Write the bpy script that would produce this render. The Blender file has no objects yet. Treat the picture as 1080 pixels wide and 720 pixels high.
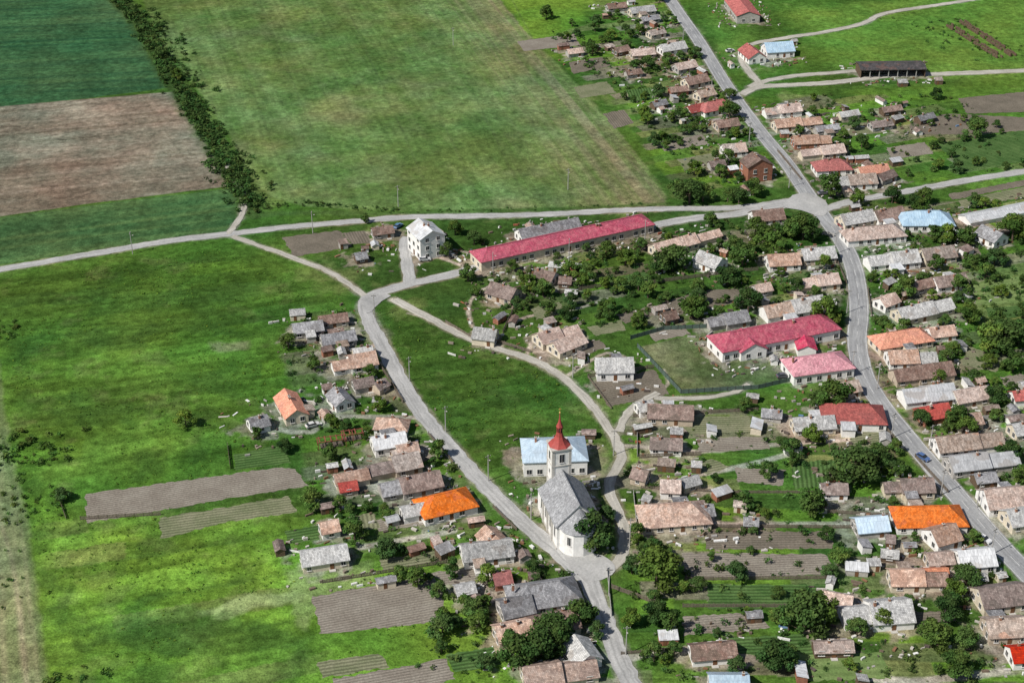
import bpy, math, random
import numpy as np
from mathutils import Vector, Matrix
random.seed(7); rng=np.random.default_rng(7)
# ------------------------------------------------------------------ survey: photo bearing -> place on the ground
H=250.0; F=1694.0; P=math.radians(30); CP,SP=math.cos(P),math.sin(P)
def g(u,v,z=0.0):
    x=(u-540)/F; y=-(v-360)/F
    dy=CP+y*SP; dz=-SP+y*CP
    t=(z-H)/dz
    return (x*t,dy*t)
scene=bpy.context.scene
col0=scene.collection
def link(o,parent=None):
    col0.objects.link(o)
    if parent: o.parent=parent
    return o
# ------------------------------------------------------------------ noise
_tab=rng.random((256,256))
def vn0(x,y,seed=0):
    x=x+seed*17.3; y=y+seed*9.7
    xi=np.floor(x).astype(int); yi=np.floor(y).astype(int)
    fx=x-xi; fy=y-yi; fx=fx*fx*(3-2*fx); fy=fy*fy*(3-2*fy)
    a=_tab[xi&255,yi&255]; b=_tab[(xi+1)&255,yi&255]; c=_tab[xi&255,(yi+1)&255]; d=_tab[(xi+1)&255,(yi+1)&255]
    return (a*(1-fx)+b*fx)*(1-fy)+(c*(1-fx)+d*fx)*fy
def vn(X,Y,s,seed=0):
    return vn0((X*.8-Y*.6)/s,(X*.6+Y*.8)/s,seed)
def fbm(X,Y,s,seed=0,o=4):
    r=0;a=.5;t=0
    for i in range(o):
        r=r+a*vn(X,Y,s/2**i,seed+i*3); t+=a; a*=.6
    return r/t
def fbm0(x,y,seed,o=4):
    r=0;a=.5;t=0
    for i in range(o): r=r+a*vn0(x*2**i,y*2**i,seed+i*3); t+=a; a*=.6
    return r/t
# ------------------------------------------------------------------ materials
def newmat(name,rough=0.9,spec=0.2):
    m=bpy.data.materials.new(name); m.use_nodes=True
    nt=m.node_tree; b=nt.nodes['Principled BSDF']
    b.inputs['Roughness'].default_value=rough
    b.inputs['Specular IOR Level'].default_value=spec
    return m,nt,b
def N(nt,t,**k):
    n=nt.nodes.new(t)
    for a,v in k.items(): setattr(n,a,v)
    return n
def noise(nt,coord,scale,detail=4,rough=.6):
    n=N(nt,'ShaderNodeTexNoise'); n.inputs['Scale'].default_value=scale
    n.inputs['Detail'].default_value=detail; n.inputs['Roughness'].default_value=rough
    if coord: nt.links.new(coord,n.inputs['Vector'])
    return n.outputs['Fac']
def ramp(nt,fac,stops):
    r=N(nt,'ShaderNodeValToRGB'); e=r.color_ramp.elements
    while len(e)<len(stops): e.new(.5)
    for i,(p,c) in enumerate(stops):
        e[i].position=p
        e[i].color=(c,c,c,1) if not isinstance(c,tuple) else (*c,1)
    nt.links.new(fac,r.inputs['Fac']); return r.outputs['Color']
def mix(nt,mode,fac,a,b):
    m=N(nt,'ShaderNodeMix',data_type='RGBA',blend_type=mode)
    for s,v in ((0,fac),(6,a),(7,b)):
        if isinstance(v,bpy.types.NodeSocket): nt.links.new(v,m.inputs[s])
        elif s==0: m.inputs[0].default_value=v
        else: m.inputs[s].default_value=(*v,1)
    return m.outputs[2]
def mapping(nt,coord,scale=(1,1,1),rot=0):
    m=N(nt,'ShaderNodeMapping'); m.inputs['Scale'].default_value=scale; m.inputs['Rotation'].default_value=(0,0,rot)
    nt.links.new(coord,m.inputs['Vector']); return m.outputs['Vector']
def bump(nt,b,h,dist,strength=1):
    n=N(nt,'ShaderNodeBump'); n.inputs['Distance'].default_value=dist; n.inputs['Strength'].default_value=strength
    nt.links.new(h,n.inputs['Height']); nt.links.new(n.outputs['Normal'],b.inputs['Normal'])
def plain(name,c,var=.25,scale=1.5,rough=.85,spec=.2,metal=0):
    m,nt,b=newmat(name,rough,spec); b.inputs['Metallic'].default_value=metal
    tc=N(nt,'ShaderNodeTexCoord').outputs['Object']
    f=ramp(nt,noise(nt,tc,scale,4),[(.3,1-var),(.7,1+var*.6)])
    nt.links.new(mix(nt,'MULTIPLY',1.0,tuple(c),f),b.inputs['Base Color'])
    return m
def attrmat(name,nsc=(.35,2.2),amp=.4,rough=1,spec=0.0,bd=.25):
    m,nt,b=newmat(name,rough,spec)
    a=N(nt,'ShaderNodeAttribute',attribute_name='Col').outputs['Color']
    tc=N(nt,'ShaderNodeTexCoord').outputs['Object']
    n1=noise(nt,tc,nsc[0],4,.7); n2=noise(nt,tc,nsc[1],3,.75)
    f1=ramp(nt,n1,[(.32,1-amp),(.5,1.0),(.7,1+amp)])
    f2=ramp(nt,n2,[(.3,1-amp*1.2),(.5,1.0),(.7,1+amp*1.2)])
    c=mix(nt,'MULTIPLY',1.0,mix(nt,'MULTIPLY',1.0,a,f1),f2)
    nt.links.new(c,b.inputs['Base Color'])
    if bd: bump(nt,b,n2,bd)
    return m
GROUND=attrmat('ground_grass_and_soil',(.4,1.7),.36,bd=.25)
def roofmat(name,c1,c2,patch,metal=False,var=.35,pt=.57):
    m,nt,b=newmat(name,.75 if not metal else .5,.3)
    uv=N(nt,'ShaderNodeTexCoord').outputs['UV']
    oi=N(nt,'ShaderNodeObjectInfo').outputs['Random']
    addv=N(nt,'ShaderNodeVectorMath',operation='ADD'); nt.links.new(uv,addv.inputs[0])
    cx=N(nt,'ShaderNodeCombineXYZ'); mm=N(nt,'ShaderNodeMath',operation='MULTIPLY'); nt.links.new(oi,mm.inputs[0]); mm.inputs[1].default_value=97
    nt.links.new(mm.outputs[0],cx.inputs[0]); nt.links.new(mm.outputs[0],cx.inputs[2]); nt.links.new(cx.outputs[0],addv.inputs[1])
    co=addv.outputs[0]
    n1=noise(nt,co,.5,4,.7)
    base=mix(nt,'MIX',ramp(nt,n1,[(.38,0.0),(.62,1.0)]),c1,c2)
    n2=noise(nt,mapping(nt,co,(1.8,.5,1)),1.0,3,.75)
    base=mix(nt,'MULTIPLY',1.0,base,ramp(nt,n2,[(.32,1-var),(.68,1+var*.8)]))
    n3=noise(nt,co,.22,2,.5)
    base=mix(nt,'MIX',ramp(nt,n3,[(pt,0.0),(pt+.03,.7)]),base,patch)
    br=N(nt,'ShaderNodeTexBrick'); nt.links.new(co,br.inputs['Vector'])
    br.inputs['Scale'].default_value=1; br.inputs['Brick Width'].default_value=.9 if metal else .45
    br.inputs['Row Height'].default_value=3.0 if metal else .4; br.inputs['Mortar Size'].default_value=.03
    br.inputs['Color1'].default_value=(.72,.72,.72,1) if not metal else (1,1,1,1); br.inputs['Color2'].default_value=(1.25,1.25,1.25,1) if not metal else (1,1,1,1)
    br.inputs['Mortar'].default_value=(.55,.55,.55,1)
    base=mix(nt,'MULTIPLY',1.0,base,br.outputs['Color'])
    mr=N(nt,'ShaderNodeMapRange'); nt.links.new(oi,mr.inputs[0]); mr.inputs[3].default_value=.78; mr.inputs[4].default_value=1.3
    ms=N(nt,'ShaderNodeMapRange'); fr=N(nt,'ShaderNodeMath',operation='FRACT'); nt.links.new(mm.outputs[0],fr.inputs[0]); nt.links.new(fr.outputs[0],ms.inputs[0]); ms.inputs[3].default_value=.7; ms.inputs[4].default_value=1.25
    hv=N(nt,'ShaderNodeHueSaturation'); nt.links.new(base,hv.inputs['Color']); nt.links.new(mr.outputs[0],hv.inputs['Value']); nt.links.new(ms.outputs[0],hv.inputs['Saturation'])
    nt.links.new(hv.outputs[0],b.inputs['Base Color'])
    return m
ROOF={
'T':roofmat('roof_weathered_tile',(.42,.28,.215),(.55,.42,.35),(.30,.20,.16)),
'U':roofmat('roof_lichened_tile',(.28,.215,.175),(.42,.35,.30),(.42,.25,.18)),
'A':roofmat('roof_asbestos_sheet',(.34,.34,.335),(.45,.445,.43),(.27,.25,.23),pt=.62),
'N':roofmat('roof_church_slate',(.24,.245,.255),(.31,.315,.325),(.21,.21,.22),var=.2,pt=.6),
'B':roofmat('roof_brown_tile',(.18,.12,.10),(.28,.21,.18),(.13,.10,.08)),
'O':roofmat('roof_orange_tile',(.52,.16,.07),(.60,.22,.10),(.46,.16,.09),var=.2),
'R':roofmat('roof_red_tile',(.36,.06,.05),(.44,.09,.07),(.32,.07,.06),var=.2),
'P':roofmat('roof_crimson_sheet',(.46,.10,.15),(.56,.18,.22),(.42,.11,.16),var=.2),
'G':roofmat('roof_grey_slate',(.20,.20,.21),(.32,.32,.33),(.17,.16,.16)),
'W':roofmat('roof_pale_metal',(.45,.46,.47),(.58,.59,.60),(.40,.38,.36),metal=True,var=.25),
'L':roofmat('roof_blue_metal',(.30,.43,.55),(.40,.53,.63),(.33,.43,.52),metal=True,var=.18),
'D':roofmat('roof_dark_felt',(.05,.05,.05),(.09,.08,.08),(.12,.08,.07)),
}
WALL={'w':plain('wall_white_plaster',(.78,.77,.74),.15,.8),'c':plain('wall_cream_plaster',(.62,.55,.43),.22,.8),
'g':plain('wall_grey_render',(.40,.38,.35),.35,.8),'b':plain('wall_brick',(.32,.14,.09),.3,2),'t':plain('wall_timber',(.13,.09,.06),.4,2),
'y':plain('wall_tan_plaster',(.48,.40,.31),.3,.8)}
GLASS=plain('window_glass',(.03,.035,.04),.2,1,.15,.5)
FRAME=plain('window_frame',(.62,.60,.57),.1)
DOOR=plain('door_wood',(.16,.08,.04),.2)
CHIM=plain('chimney_brick',(.33,.17,.11),.3,3)
STONE=plain('stone_trim',(.5,.48,.44),.2)
WOODP=plain('weathered_wood',(.17,.14,.11),.35,1.5)
CONC=plain('concrete',(.38,.37,.35),.25,1)
IRON=plain('dark_metal',(.05,.05,.05),.2,1,.5,.5)
# ------------------------------------------------------------------ mesh builder
class MB:
    def __init__(s): s.v=[];s.f=[];s.m=[];s.uv=[]
    def face(s,pts,mi=0,uv=None):
        n=len(s.v); s.v+= [tuple(p) for p in pts]; s.f.append(tuple(range(n,n+len(pts)))); s.m.append(mi)
        s.uv.append(uv if uv else [(p[0]+p[1],p[2]) for p in pts])
    def box(s,c,d,mi=0,rot=0):
        x,y,z=d[0]/2,d[1]/2,d[2]/2
        cr,sr=math.cos(rot),math.sin(rot)
        q=[]
        for a,b_,e in ((-x,-y,-z),(x,-y,-z),(x,y,-z),(-x,y,-z),(-x,-y,z),(x,-y,z),(x,y,z),(-x,y,z)):
            q.append((c[0]+a*cr-b_*sr,c[1]+a*sr+b_*cr,c[2]+e))
        for f in ((0,3,2,1),(4,5,6,7),(0,1,5,4),(1,2,6,5),(2,3,7,6),(3,0,4,7)): s.face([q[i] for i in f],mi)
    def prism(s,poly,z0,z1,mi=0,cap=True,scale=1.0,c=(0,0)):
        top=[(c[0]+(x-c[0])*scale,c[1]+(y-c[1])*scale,z1) for x,y in poly]; bot=[(x,y,z0) for x,y in poly]
        n=len(poly)
        for i in range(n): s.face([bot[i],bot[(i+1)%n],top[(i+1)%n],top[i]],mi)
        if cap: s.face(top,mi)
    def obj(s,name,mats,parent=None):
        me=bpy.data.meshes.new(name); me.from_pydata(s.v,[],s.f)
        for m in mats: me.materials.append(m)
        me.polygons.foreach_set('material_index',s.m)
        ul=me.uv_layers.new(name='UVMap'); ul.data.foreach_set('uv',[c for f in s.uv for p in f for c in p])
        me.update()
        return link(bpy.data.objects.new(name,me),parent)
def ngon(n,r,c=(0,0),a0=0): return [(c[0]+r*math.cos(a0+2*math.pi*i/n),c[1]+r*math.sin(a0+2*math.pi*i/n)) for i in range(n)]
# ------------------------------------------------------------------ houses
rects=[]   # (cx,cy,ang,L,W)
def add_walls(mb,x0,x1,W,hw,rise,y0=0,hip=False):
    w=W/2; e=.1
    if hip:
        for a,b in (((x0,-w),(x1,-w)),((x1,-w),(x1,w)),((x1,w),(x0,w)),((x0,w),(x0,-w))):
            mb.face([(a[0],a[1]+y0,-.3),(b[0],b[1]+y0,-.3),(b[0],b[1]+y0,hw),(a[0],a[1]+y0,hw)])
        return
    for sy in (-1,1):
        mb.face([(x0,sy*w+y0,-.3),(x1,sy*w+y0,-.3),(x1,sy*w+y0,hw-e),(x0,sy*w+y0,hw-e)][::sy*-1])
    for x,d in ((x0,-1),(x1,1)):
        mb.face([(x,-w+y0,-.3),(x,w+y0,-.3),(x,w+y0,hw-e),(x,y0,hw+rise-e),(x,-w+y0,hw-e)][::d])
def add_roof(mb,x0,x1,W,hw,rise,y0=0,hip=False,o=.4,th=.2,mi=0,rc=1):
    w=W/2; t=rise/w; cs=math.hypot(1,t)
    sag=0 if x1-x0<4 or th>.25 else random.uniform(0,.12)
    if hip:
        ins=w*.95
        if x1-x0<2*ins+.6: ins=(x1-x0)/2-.3
        a,b=x0-o,x1+o; yy=w+o; zb=hw-o*t; zt=hw+rise
        E=[(a,y0-yy,zb),(b,y0-yy,zb),(b,y0+yy,zb),(a,y0+yy,zb)]; R=[(x0+ins,y0,zt),(x1-ins,y0,zt)]
        L=yy*cs
        mb.face([E[0],E[1],R[1],R[0]],mi,[(a,0),(b,0),(R[1][0],L),(R[0][0],L)])
        mb.face([E[2],E[3],R[0],R[1]],mi,[(b,30),(a,30),(R[0][0],30+L),(R[1][0],30+L)])
        mb.face([E[1],E[2],R[1]],mi,[(-yy+50,0),(yy+50,0),(50,L)])
        mb.face([E[3],E[0],R[0]],mi,[(yy+80,0),(-yy+80,0),(80,L)])
        D=[(p[0],p[1],p[2]-th) for p in E]
        for i in range(4): mb.face([D[i],D[(i+1)%4],E[(i+1)%4],E[i]],mi)
        mb.face(D[::-1],mi)
        mb.box(((R[0][0]+R[1][0])/2,y0,zt+.03),(R[1][0]-R[0][0]+.3,.28,.12),rc)
        return
    a,b=x0-.3,x1+.3; ye=w+o; ze=hw-o*t; zt=hw+rise; L=ye*cs; m=(a+b)/2
    for sy in (-1,1):
        off=0 if sy<0 else 40
        for p,q_,za,zb2 in ((a,m,zt,zt-sag),(m,b,zt-sag,zt)):
            q=[(p,y0+sy*ye,ze-(zt-za)*.6),(q_,y0+sy*ye,ze-(zt-zb2)*.6),(q_,y0,zb2),(p,y0,za)]
            uvs=[(p,off),(q_,off),(q_,off+L),(p,off+L)]
            d=[(p_[0],p_[1],p_[2]-th) for p_ in q]
            mb.face(q if sy<0 else q[::-1],mi,uvs if sy<0 else uvs[::-1])
            mb.face(d[::-1] if sy<0 else d,mi)
            mb.face([d[0],d[1],q[1],q[0]],mi)
            if p==a: mb.face([d[3],d[0],q[0],q[3]],mi)
            else: mb.face([d[1],d[2],q[2],q[1]],mi)
    if sag==0: mb.box(((a+b)/2,y0,zt+.03),(b-a+.04,.28,.12),rc)
def win(mb,x,y,z,nx,ny,w=1.1,h=1.3):
    a=math.atan2(ny,nx)-math.pi/2
    mb.box((x+nx*.03,y+ny*.03,z),(w+.24,.1,h+.24),1,a)
    mb.box((x+nx*.06,y+ny*.06,z),(w,.1,h),0,a)
    mb.box((x+nx*.075,y+ny*.075,z),(.07,.1,h),1,a)
    mb.box((x+nx*.1,y+ny*.1,z-h/2-.16),(w+.4,.22,.07),1,a)
def house(u1,v1,u2,v2,W=8,hw=2.8,k='g',rf='T',wl='w',name=None,pitch=33,wins=True,storeys=1,split=True,chim=None,big=False):
    if not big: W=W*.82; hw=hw*.95
    if rf=='T' and not big: rf=random.choice('TTTTTUUAAB')
    rise=W/2*math.tan(math.radians(pitch)); z=hw+rise
    a=Vector(g(u1,v1,z)); b=Vector(g(u2,v2,z)); hip=(k=='h')
    if a.x>b.x: a,b=b,a
    d=b-a; L=d.length; ang=math.atan2(d.y,d.x)
    if not big: L*=.96
    if hip: L+=W*.8
    c=(a+b)/2
    name=name or {'w':'white_house','c':'cream_house','g':'grey_house','b':'brick_house','y':'tan_house','t':'timber_barn'}[wl]
    e=bpy.data.objects.new(name,None); e.location=(c.x,c.y,0); e.rotation_euler=(0,0,ang); link(e)
    rects.append((c.x,c.y,ang,L+1,W+1))
    x0,x1=-L/2,L/2
    wm=MB(); rm=MB(); om=MB()
    segs=[(x0,x1,W,hw,0)]
    if split and L>13 and not hip:
        f=random.uniform(.5,.68)
        s=x0+L*f
        segs=[(x0,s,W,hw,0),(s+.02,x1,W*random.uniform(.66,.88),hw-random.uniform(.2,.6),random.uniform(-.4,.4))]
        if random.random()<.5: segs=[(-s_[1],-s_[0],*s_[2:]) for s_ in segs]
    for i,(p,q,w_,h_,y_) in enumerate(segs):
        r_=w_/2*math.tan(math.radians(pitch))
        add_walls(wm,p,q,w_,h_,r_,y_,hip)
        add_roof(rm,p,q,w_,h_,r_,y_,hip,mi=0 if i==0 else 2,rc=1 if i==0 else 2)
        if wins:
            for st in range(storeys):
                zz=1.55+st*2.9
                n=max(1,int((q-p)/2.8))
                for j in range(n):
                    x=p+(j+.5)*(q-p)/n
                    for sy in (-1,1):
                        if st==0 and j==n//2 and sy==(-1 if i==0 else 1) and n>1:
                            om.box((x,y_+sy*(w_/2+.04),1.05),(1.0,.12,2.1),2); om.box((x,y_+sy*(w_/2+.5),.1),(1.6,1.0,.2),4)
                        elif random.random()<(.85 if i==0 else .45): win(om,x,y_+sy*w_/2,zz,0,sy,random.choice([.9,1.1,1.3]) if not big else 1.3,1.2 if not big else 1.4)
                if w_>4.5:
                    for yy in (-w_*.22,w_*.22):
                        if i==0 or len(segs)==1: win(om,p if p==x0 else q,yy+y_,zz,-1 if p==x0 else 1,0)
                        if len(segs)==1: win(om,q,yy,zz,1,0)
    if not hip:
        w_,h_=segs[0][2],segs[0][3]; r_=w_/2*math.tan(math.radians(pitch))
        if r_>1.9 and wins: xx=segs[0][0] if segs[0][0]==x0 else segs[0][1]; win(om,xx,0,h_+r_*.33,-1 if xx<0 else 1,0,.6,.6)
    alt=rf if random.random()<.5 else random.choice('TUABTAG')
    rm.obj('roof',[ROOF[rf],ROOF[rf],ROOF[alt]],e)
    wm.obj('walls',[WALL[wl]],e)
    nc=chim if chim is not None else random.choice([0,1,1,2])
    for i in range(nc):
        s0=segs[0]; x=random.uniform(s0[0]+.8,s0[1]-.8) if s0[1]-s0[0]>3 else (s0[0]+s0[1])/2; y=random.uniform(-.9,.9); zt=s0[3]+s0[2]/2*math.tan(math.radians(pitch))+.5
        om.box((x,y,zt-.85),(.55,.55,1.7),3); om.box((x,y,zt+.06),(.72,.72,.12),4); om.box((x,y,zt+.2),(.3,.3,.16),2)
    if om.v: om.obj('windows_doors_chimney',[GLASS,FRAME,DOOR,CHIM,STONE],e)
    if not big and wins and random.random()<.35 and L>9:
        pw=MB(); sx=random.uniform(-L*.25,L*.25); sd=random.choice([-1,1]); dp=random.uniform(2.2,3.6); ww=random.uniform(2.6,4)
        y1=sd*(W/2+dp); pw.box((sx,sd*(W/2+dp/2-.05),hw*.42),(ww,dp-.1,hw*.84),0)
        za,zb_=hw*.84+.15,hw+.1
        q=[(sx-ww/2-.2,y1+sd*.25,za),(sx+ww/2+.2,y1+sd*.25,za),(sx+ww/2+.2,sd*(W/2-.2),zb_+.1),(sx-ww/2-.2,sd*(W/2-.2),zb_+.1)]
        if sd>0: q=[q[1],q[0],q[3],q[2]]
        pw.face(q,1,[(0,0),(ww,0),(ww,dp),(0,dp)]); dd=[(p[0],p[1],p[2]-.12) for p in q]; pw.face(dd[::-1],1)
        for i in range(4): pw.face([dd[i],dd[(i+1)%4],q[(i+1)%4],q[i]],1)
        pw.obj('lean_to',[WALL[wl],ROOF[random.choice('UAGW')]],e)
    return e
HOUSES=[
(308,341,340,337,7,2.6,'g','G','g'),(338,353,374,347,7,2.6,'g','G','g'),(336,333,366,329,6,2.4,'g','T','c'),
(349,377,396,369,9,2.8,'g','T','w'),(372,367,392,364,5,2.4,'g','T','c'),(353,407,364,420,7,2.6,'g','G','w'),(372,400,393,396,6,2.4,'g','B','g'),
(300,409,313,432,8,3,'g','O','c'),(262,441,281,436,7,2.4,'g','G','w'),(395,404,406,398,5,2.3,'g','B','y'),
(404,440,422,441,7,2.6,'h','T','w'),(392,460,427,454,8,3.2,'g','W','w'),(386,487,442,475,9,2.8,'g','T','y'),(418,469,440,465,6,2.6,'g','T','c'),
(400,508,464,495,9,2.8,'g','B','g'),(455,523,484,516,11,3,'h','O','w'),(423,534,447,529,6,2.6,'g','T','w'),
(352,500,388,493,6,2.4,'g','T','c'),(357,509,376,506,5,2.2,'g','R','y'),(337,551,356,547,6,2.6,'g','T','w'),
(316,581,366,573,8,2.8,'g','T','c'),(486,574,540,567,9,2.8,'g','T','w'),(512,553,529,570,7,2.8,'g','T','c'),
(520,604,538,601,6,2.4,'g','R','b'),(480,617,500,613,5,2.2,'g','T','g'),(553,617,594,611,12,3,'h','G','w'),(527,633,560,626,9,3,'g','G','g'),
(522,660,560,652,8,2.8,'g','T','y'),(560,652,608,641,9,2.6,'g','B','c'),(550,703,630,692,9,2.8,'g','T','c'),(606,668,622,690,8,2.8,'g','T','w'),
(518,296,545,304,9,2.8,'g','B','y'),(566,282,586,287,7,2.6,'g','T','w'),(590,291,603,292,5,2.3,'g','B','t'),
(500,344,524,347,8,2.8,'g','T','c'),(566,351,609,338,8,2.8,'g','T','c'),(583,361,613,349,8,2.6,'g','T','c'),
(628,377,668,376,10,3.4,'g','A','w'),(738,263,762,272,9,3,'g','A','w'),(688,257,760,238,8,2.8,'g','T','c'),
(699,329,712,326,6,2.5,'g','B','t'),(746,333,788,326,8,2.6,'g','G','g'),
(809,268,843,266,9,2.8,'g','T','w'),(845,262,880,259,9,2.8,'g','T','y'),(805,321,868,310,10,3,'g','A','w'),(842,292,884,287,8,2.8,'g','T','c'),
(793,222,826,219,9,2.8,'g','B','w'),(796,300,812,297,6,2.4,'g','T','g'),
(672,424,688,421,6,2.6,'g','T','w'),(683,425,732,427,9,2.8,'g','T','y'),(686,460,720,462,7,2.6,'g','T','w'),(804,430,825,432,5,2.2,'g','G','g'),
(882,425,920,426,12,3.2,'h','R','w'),(836,440,880,437,8,2.6,'g','A','c'),(884,404,905,400,7,2.6,'g','T','c'),
(668,492,684,496,6,2.6,'g','B','y'),(697,505,718,506,7,2.8,'g','T','w'),(718,505,736,500,5,2.5,'g','T','c'),(866,509,894,509,6,2.4,'g','T','w'),
(932,505,985,503,8,2.8,'g','B','c'),(690,532,732,529,12,2.8,'h','T','c'),(733,533,752,531,6,2.5,'g','G','g'),(785,545,800,546,4,2,'g','G','t'),
(902,546,936,543,8,2.6,'g','L','g'),(958,534,1004,533,11,2.8,'h','O','w'),(938,600,1000,600,8,2.7,'g','T','c'),(960,600,1000,598,5,2.3,'g','O','c'),
(982,558,1008,551,9,3,'g','T','w'),(1010,580,1048,577,9,3,'g','W','w'),(978,583,1005,581,6,2.6,'g','T','y'),
(888,636,962,631,11,2.8,'g','A','w'),(868,622,900,628,6,2.4,'g','T','c'),(1032,620,1082,614,10,3,'g','T','c'),(1040,652,1084,650,9,2.8,'g','T','y'),
(728,680,776,676,7,2.4,'g','T','w'),(748,711,790,711,8,2.6,'g','L','w'),(858,676,900,675,5,2.2,'g','T','t'),(1066,682,1090,680,7,2.8,'g','R','w'),
(930,578,948,580,4,2,'g','T','t'),
(886,226,920,220,9,2.8,'g','T','c'),(922,222,952,217,9,2.8,'g','T','w'),(900,240,944,236,10,3,'h','T','w'),(962,222,994,222,12,3.2,'h','L','w'),
(915,268,968,262,10,3,'g','T','w'),(972,262,1006,258,9,2.8,'g','U','c'),(1036,236,1058,246,9,3,'g','G','w'),(985,292,1018,287,8,2.8,'g','T','w'),
(928,314,944,308,7,2.8,'g','T','w'),(946,325,1004,312,9,2.8,'g','T','c'),(963,297,985,292,6,2.6,'g','B','g'),
(933,351,970,345,10,3,'h','O','c'),(936,369,988,367,9,2.8,'g','T','w'),(980,345,1006,342,7,2.5,'g','T','w'),
(942,388,1004,380,9,2.8,'g','T','y'),(952,409,1006,403,10,3,'g','W','w'),(1006,412,1040,406,8,2.6,'g','T','c'),(970,430,1000,424,8,2.6,'g','R','b'),
(986,461,1058,453,9,2.8,'g','U','w'),(1000,481,1074,472,9,3,'g','W','g'),(1008,438,1034,434,7,2.6,'g','T','c'),(1068,447,1086,444,7,2.7,'g','T','c'),
(1038,516,1082,512,11,3,'g','T','w'),(1062,538,1086,534,9,2.8,'g','T','c'),(1028,500,1050,497,5,2.4,'g','G','t'),(1068,412,1088,410,6,2.6,'g','R','w'),
(806,112,844,108,8,2.8,'g','T','w'),(816,126,866,121,8,2.8,'g','T','c'),(836,143,876,141,8,2.8,'g','T','b'),(844,156,890,151,8,2.8,'g','T','c'),
(868,168,888,167,10,3,'h','R','w'),(878,185,924,182,9,2.8,'g','T','w'),(905,176,936,172,7,2.6,'g','O','c'),(926,184,942,178,6,2.4,'g','B','g'),(860,133,884,130,5,2.4,'g','G','g'),
(762,152,786,150,8,2.8,'g','T','w'),(745,108,764,104,9,2.8,'h','R','w'),(735,96,752,92,7,2.6,'g','T','c'),(722,82,745,77,8,2.6,'g','B','c'),(706,92,725,90,5,2.4,'g','B','b'),
(712,67,733,63,7,2.6,'g','T','g'),(696,47,722,43,8,2.6,'g','A','w'),(684,32,700,29,6,2.4,'g','T','c'),(665,52,690,50,7,2.6,'g','T','y'),(648,50,662,47,6,2.4,'g','B','t'),
(664,8,690,5,7,2.6,'g','T','c'),(640,4,660,2,6,2.4,'g','B','g'),(676,18,694,15,5,2.4,'g','G','g'),(755,127,778,124,7,2.6,'g','B','y'),(725,112,742,108,7,2.4,'g','R','c'),
(688,107,702,104,5,2.2,'g','G','t'),(598,52,614,50,5,2.3,'g','T','g'),(660,74,676,72,5,2.2,'g','B','g'),(748,170,764,168,5,2.2,'g','B','g'),
(930,113,950,110,5,2.4,'g','B','t'),(968,122,984,118,5,2.4,'g','G','t'),(918,128,940,125,6,2.3,'g','B','g'),(885,118,905,115,5,2.3,'g','T','c'),
(788,45,800,55,10,3,'g','R','w'),(806,45,836,43,11,3.4,'g','L','w'),
(392,240,414,237,6,2.4,'g','T','g'),(374,267,386,265,5,2.2,'g','G','t'),
]
for h in HOUSES: house(*h)
house(512,262,674,227,9,3.8,'h','P','c','long_row_building',pitch=25,split=False,chim=2,big=True)
house(547,241,609,229,7,2.8,'g','G','w','grey_outbuilding',split=False,chim=1,big=True)
house(768,351,866,332,10.5,4.0,'h','P','w','school_building',pitch=28,split=False,chim=1,big=True)
house(782,346,796,362,8.5,3.4,'g','P','w','school_wing',pitch=28,split=False,chim=0,big=True)
house(845,377,882,372,10,3.6,'h','P','w','school_gymnasium',pitch=28,split=False,chim=1,big=True)
house(848,352,852,364,5.5,2.9,'g','P','w','school_porch',pitch=25,split=False,chim=0,wins=False,big=True)
house(442,230,456,243,9.2,8.2,'g','W','w','apartment_block',pitch=28,split=False,storeys=3,chim=2,big=True)
house(794,160,803,168,10,6.6,'g','B','b','brick_apartment_block',pitch=28,split=False,storeys=2,chim=2,big=True)
house(776,-6,790,12,11,4,'g','R','g','farm_hall',pitch=20,split=False,chim=0,big=True)
house(1018,227,1090,213,7,1.8,'g','W','w','greenhouse',pitch=20,split=False,chim=0,wins=False,big=True)
def open_shed(u1,v1,u2,v2,W):
    a=Vector(g(u1,v1,5)); b=Vector(g(u2,v2,5)); d=b-a; L=d.length; c=(a+b)/2
    mb=MB()
    add_roof(mb,-L/2,L/2,W,4,1.0,th=.3,mi=0,rc=0)
    mb.box((0,W/2-.1,2),(L,.2,4),1); mb.box((-L/2+.1,0,2),(.2,W-.5,4),1); mb.box((L/2-.1,0,2),(.2,W-.5,4),1)
    n=int(L/4)
    for i in range(1,n): mb.box((-L/2+i*L/n,-W/2+.2,1.9),(.3,.3,3.8),2)
    o=mb.obj('open_storage_shed',[ROOF['D'],WALL['t'],CONC]); o.location=(c.x,c.y,0); o.rotation_euler=(0,0,math.atan2(d.y,d.x))
    rects.append((c.x,c.y,math.atan2(d.y,d.x),L,W))
open_shed(906,67,974,66,10)
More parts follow.
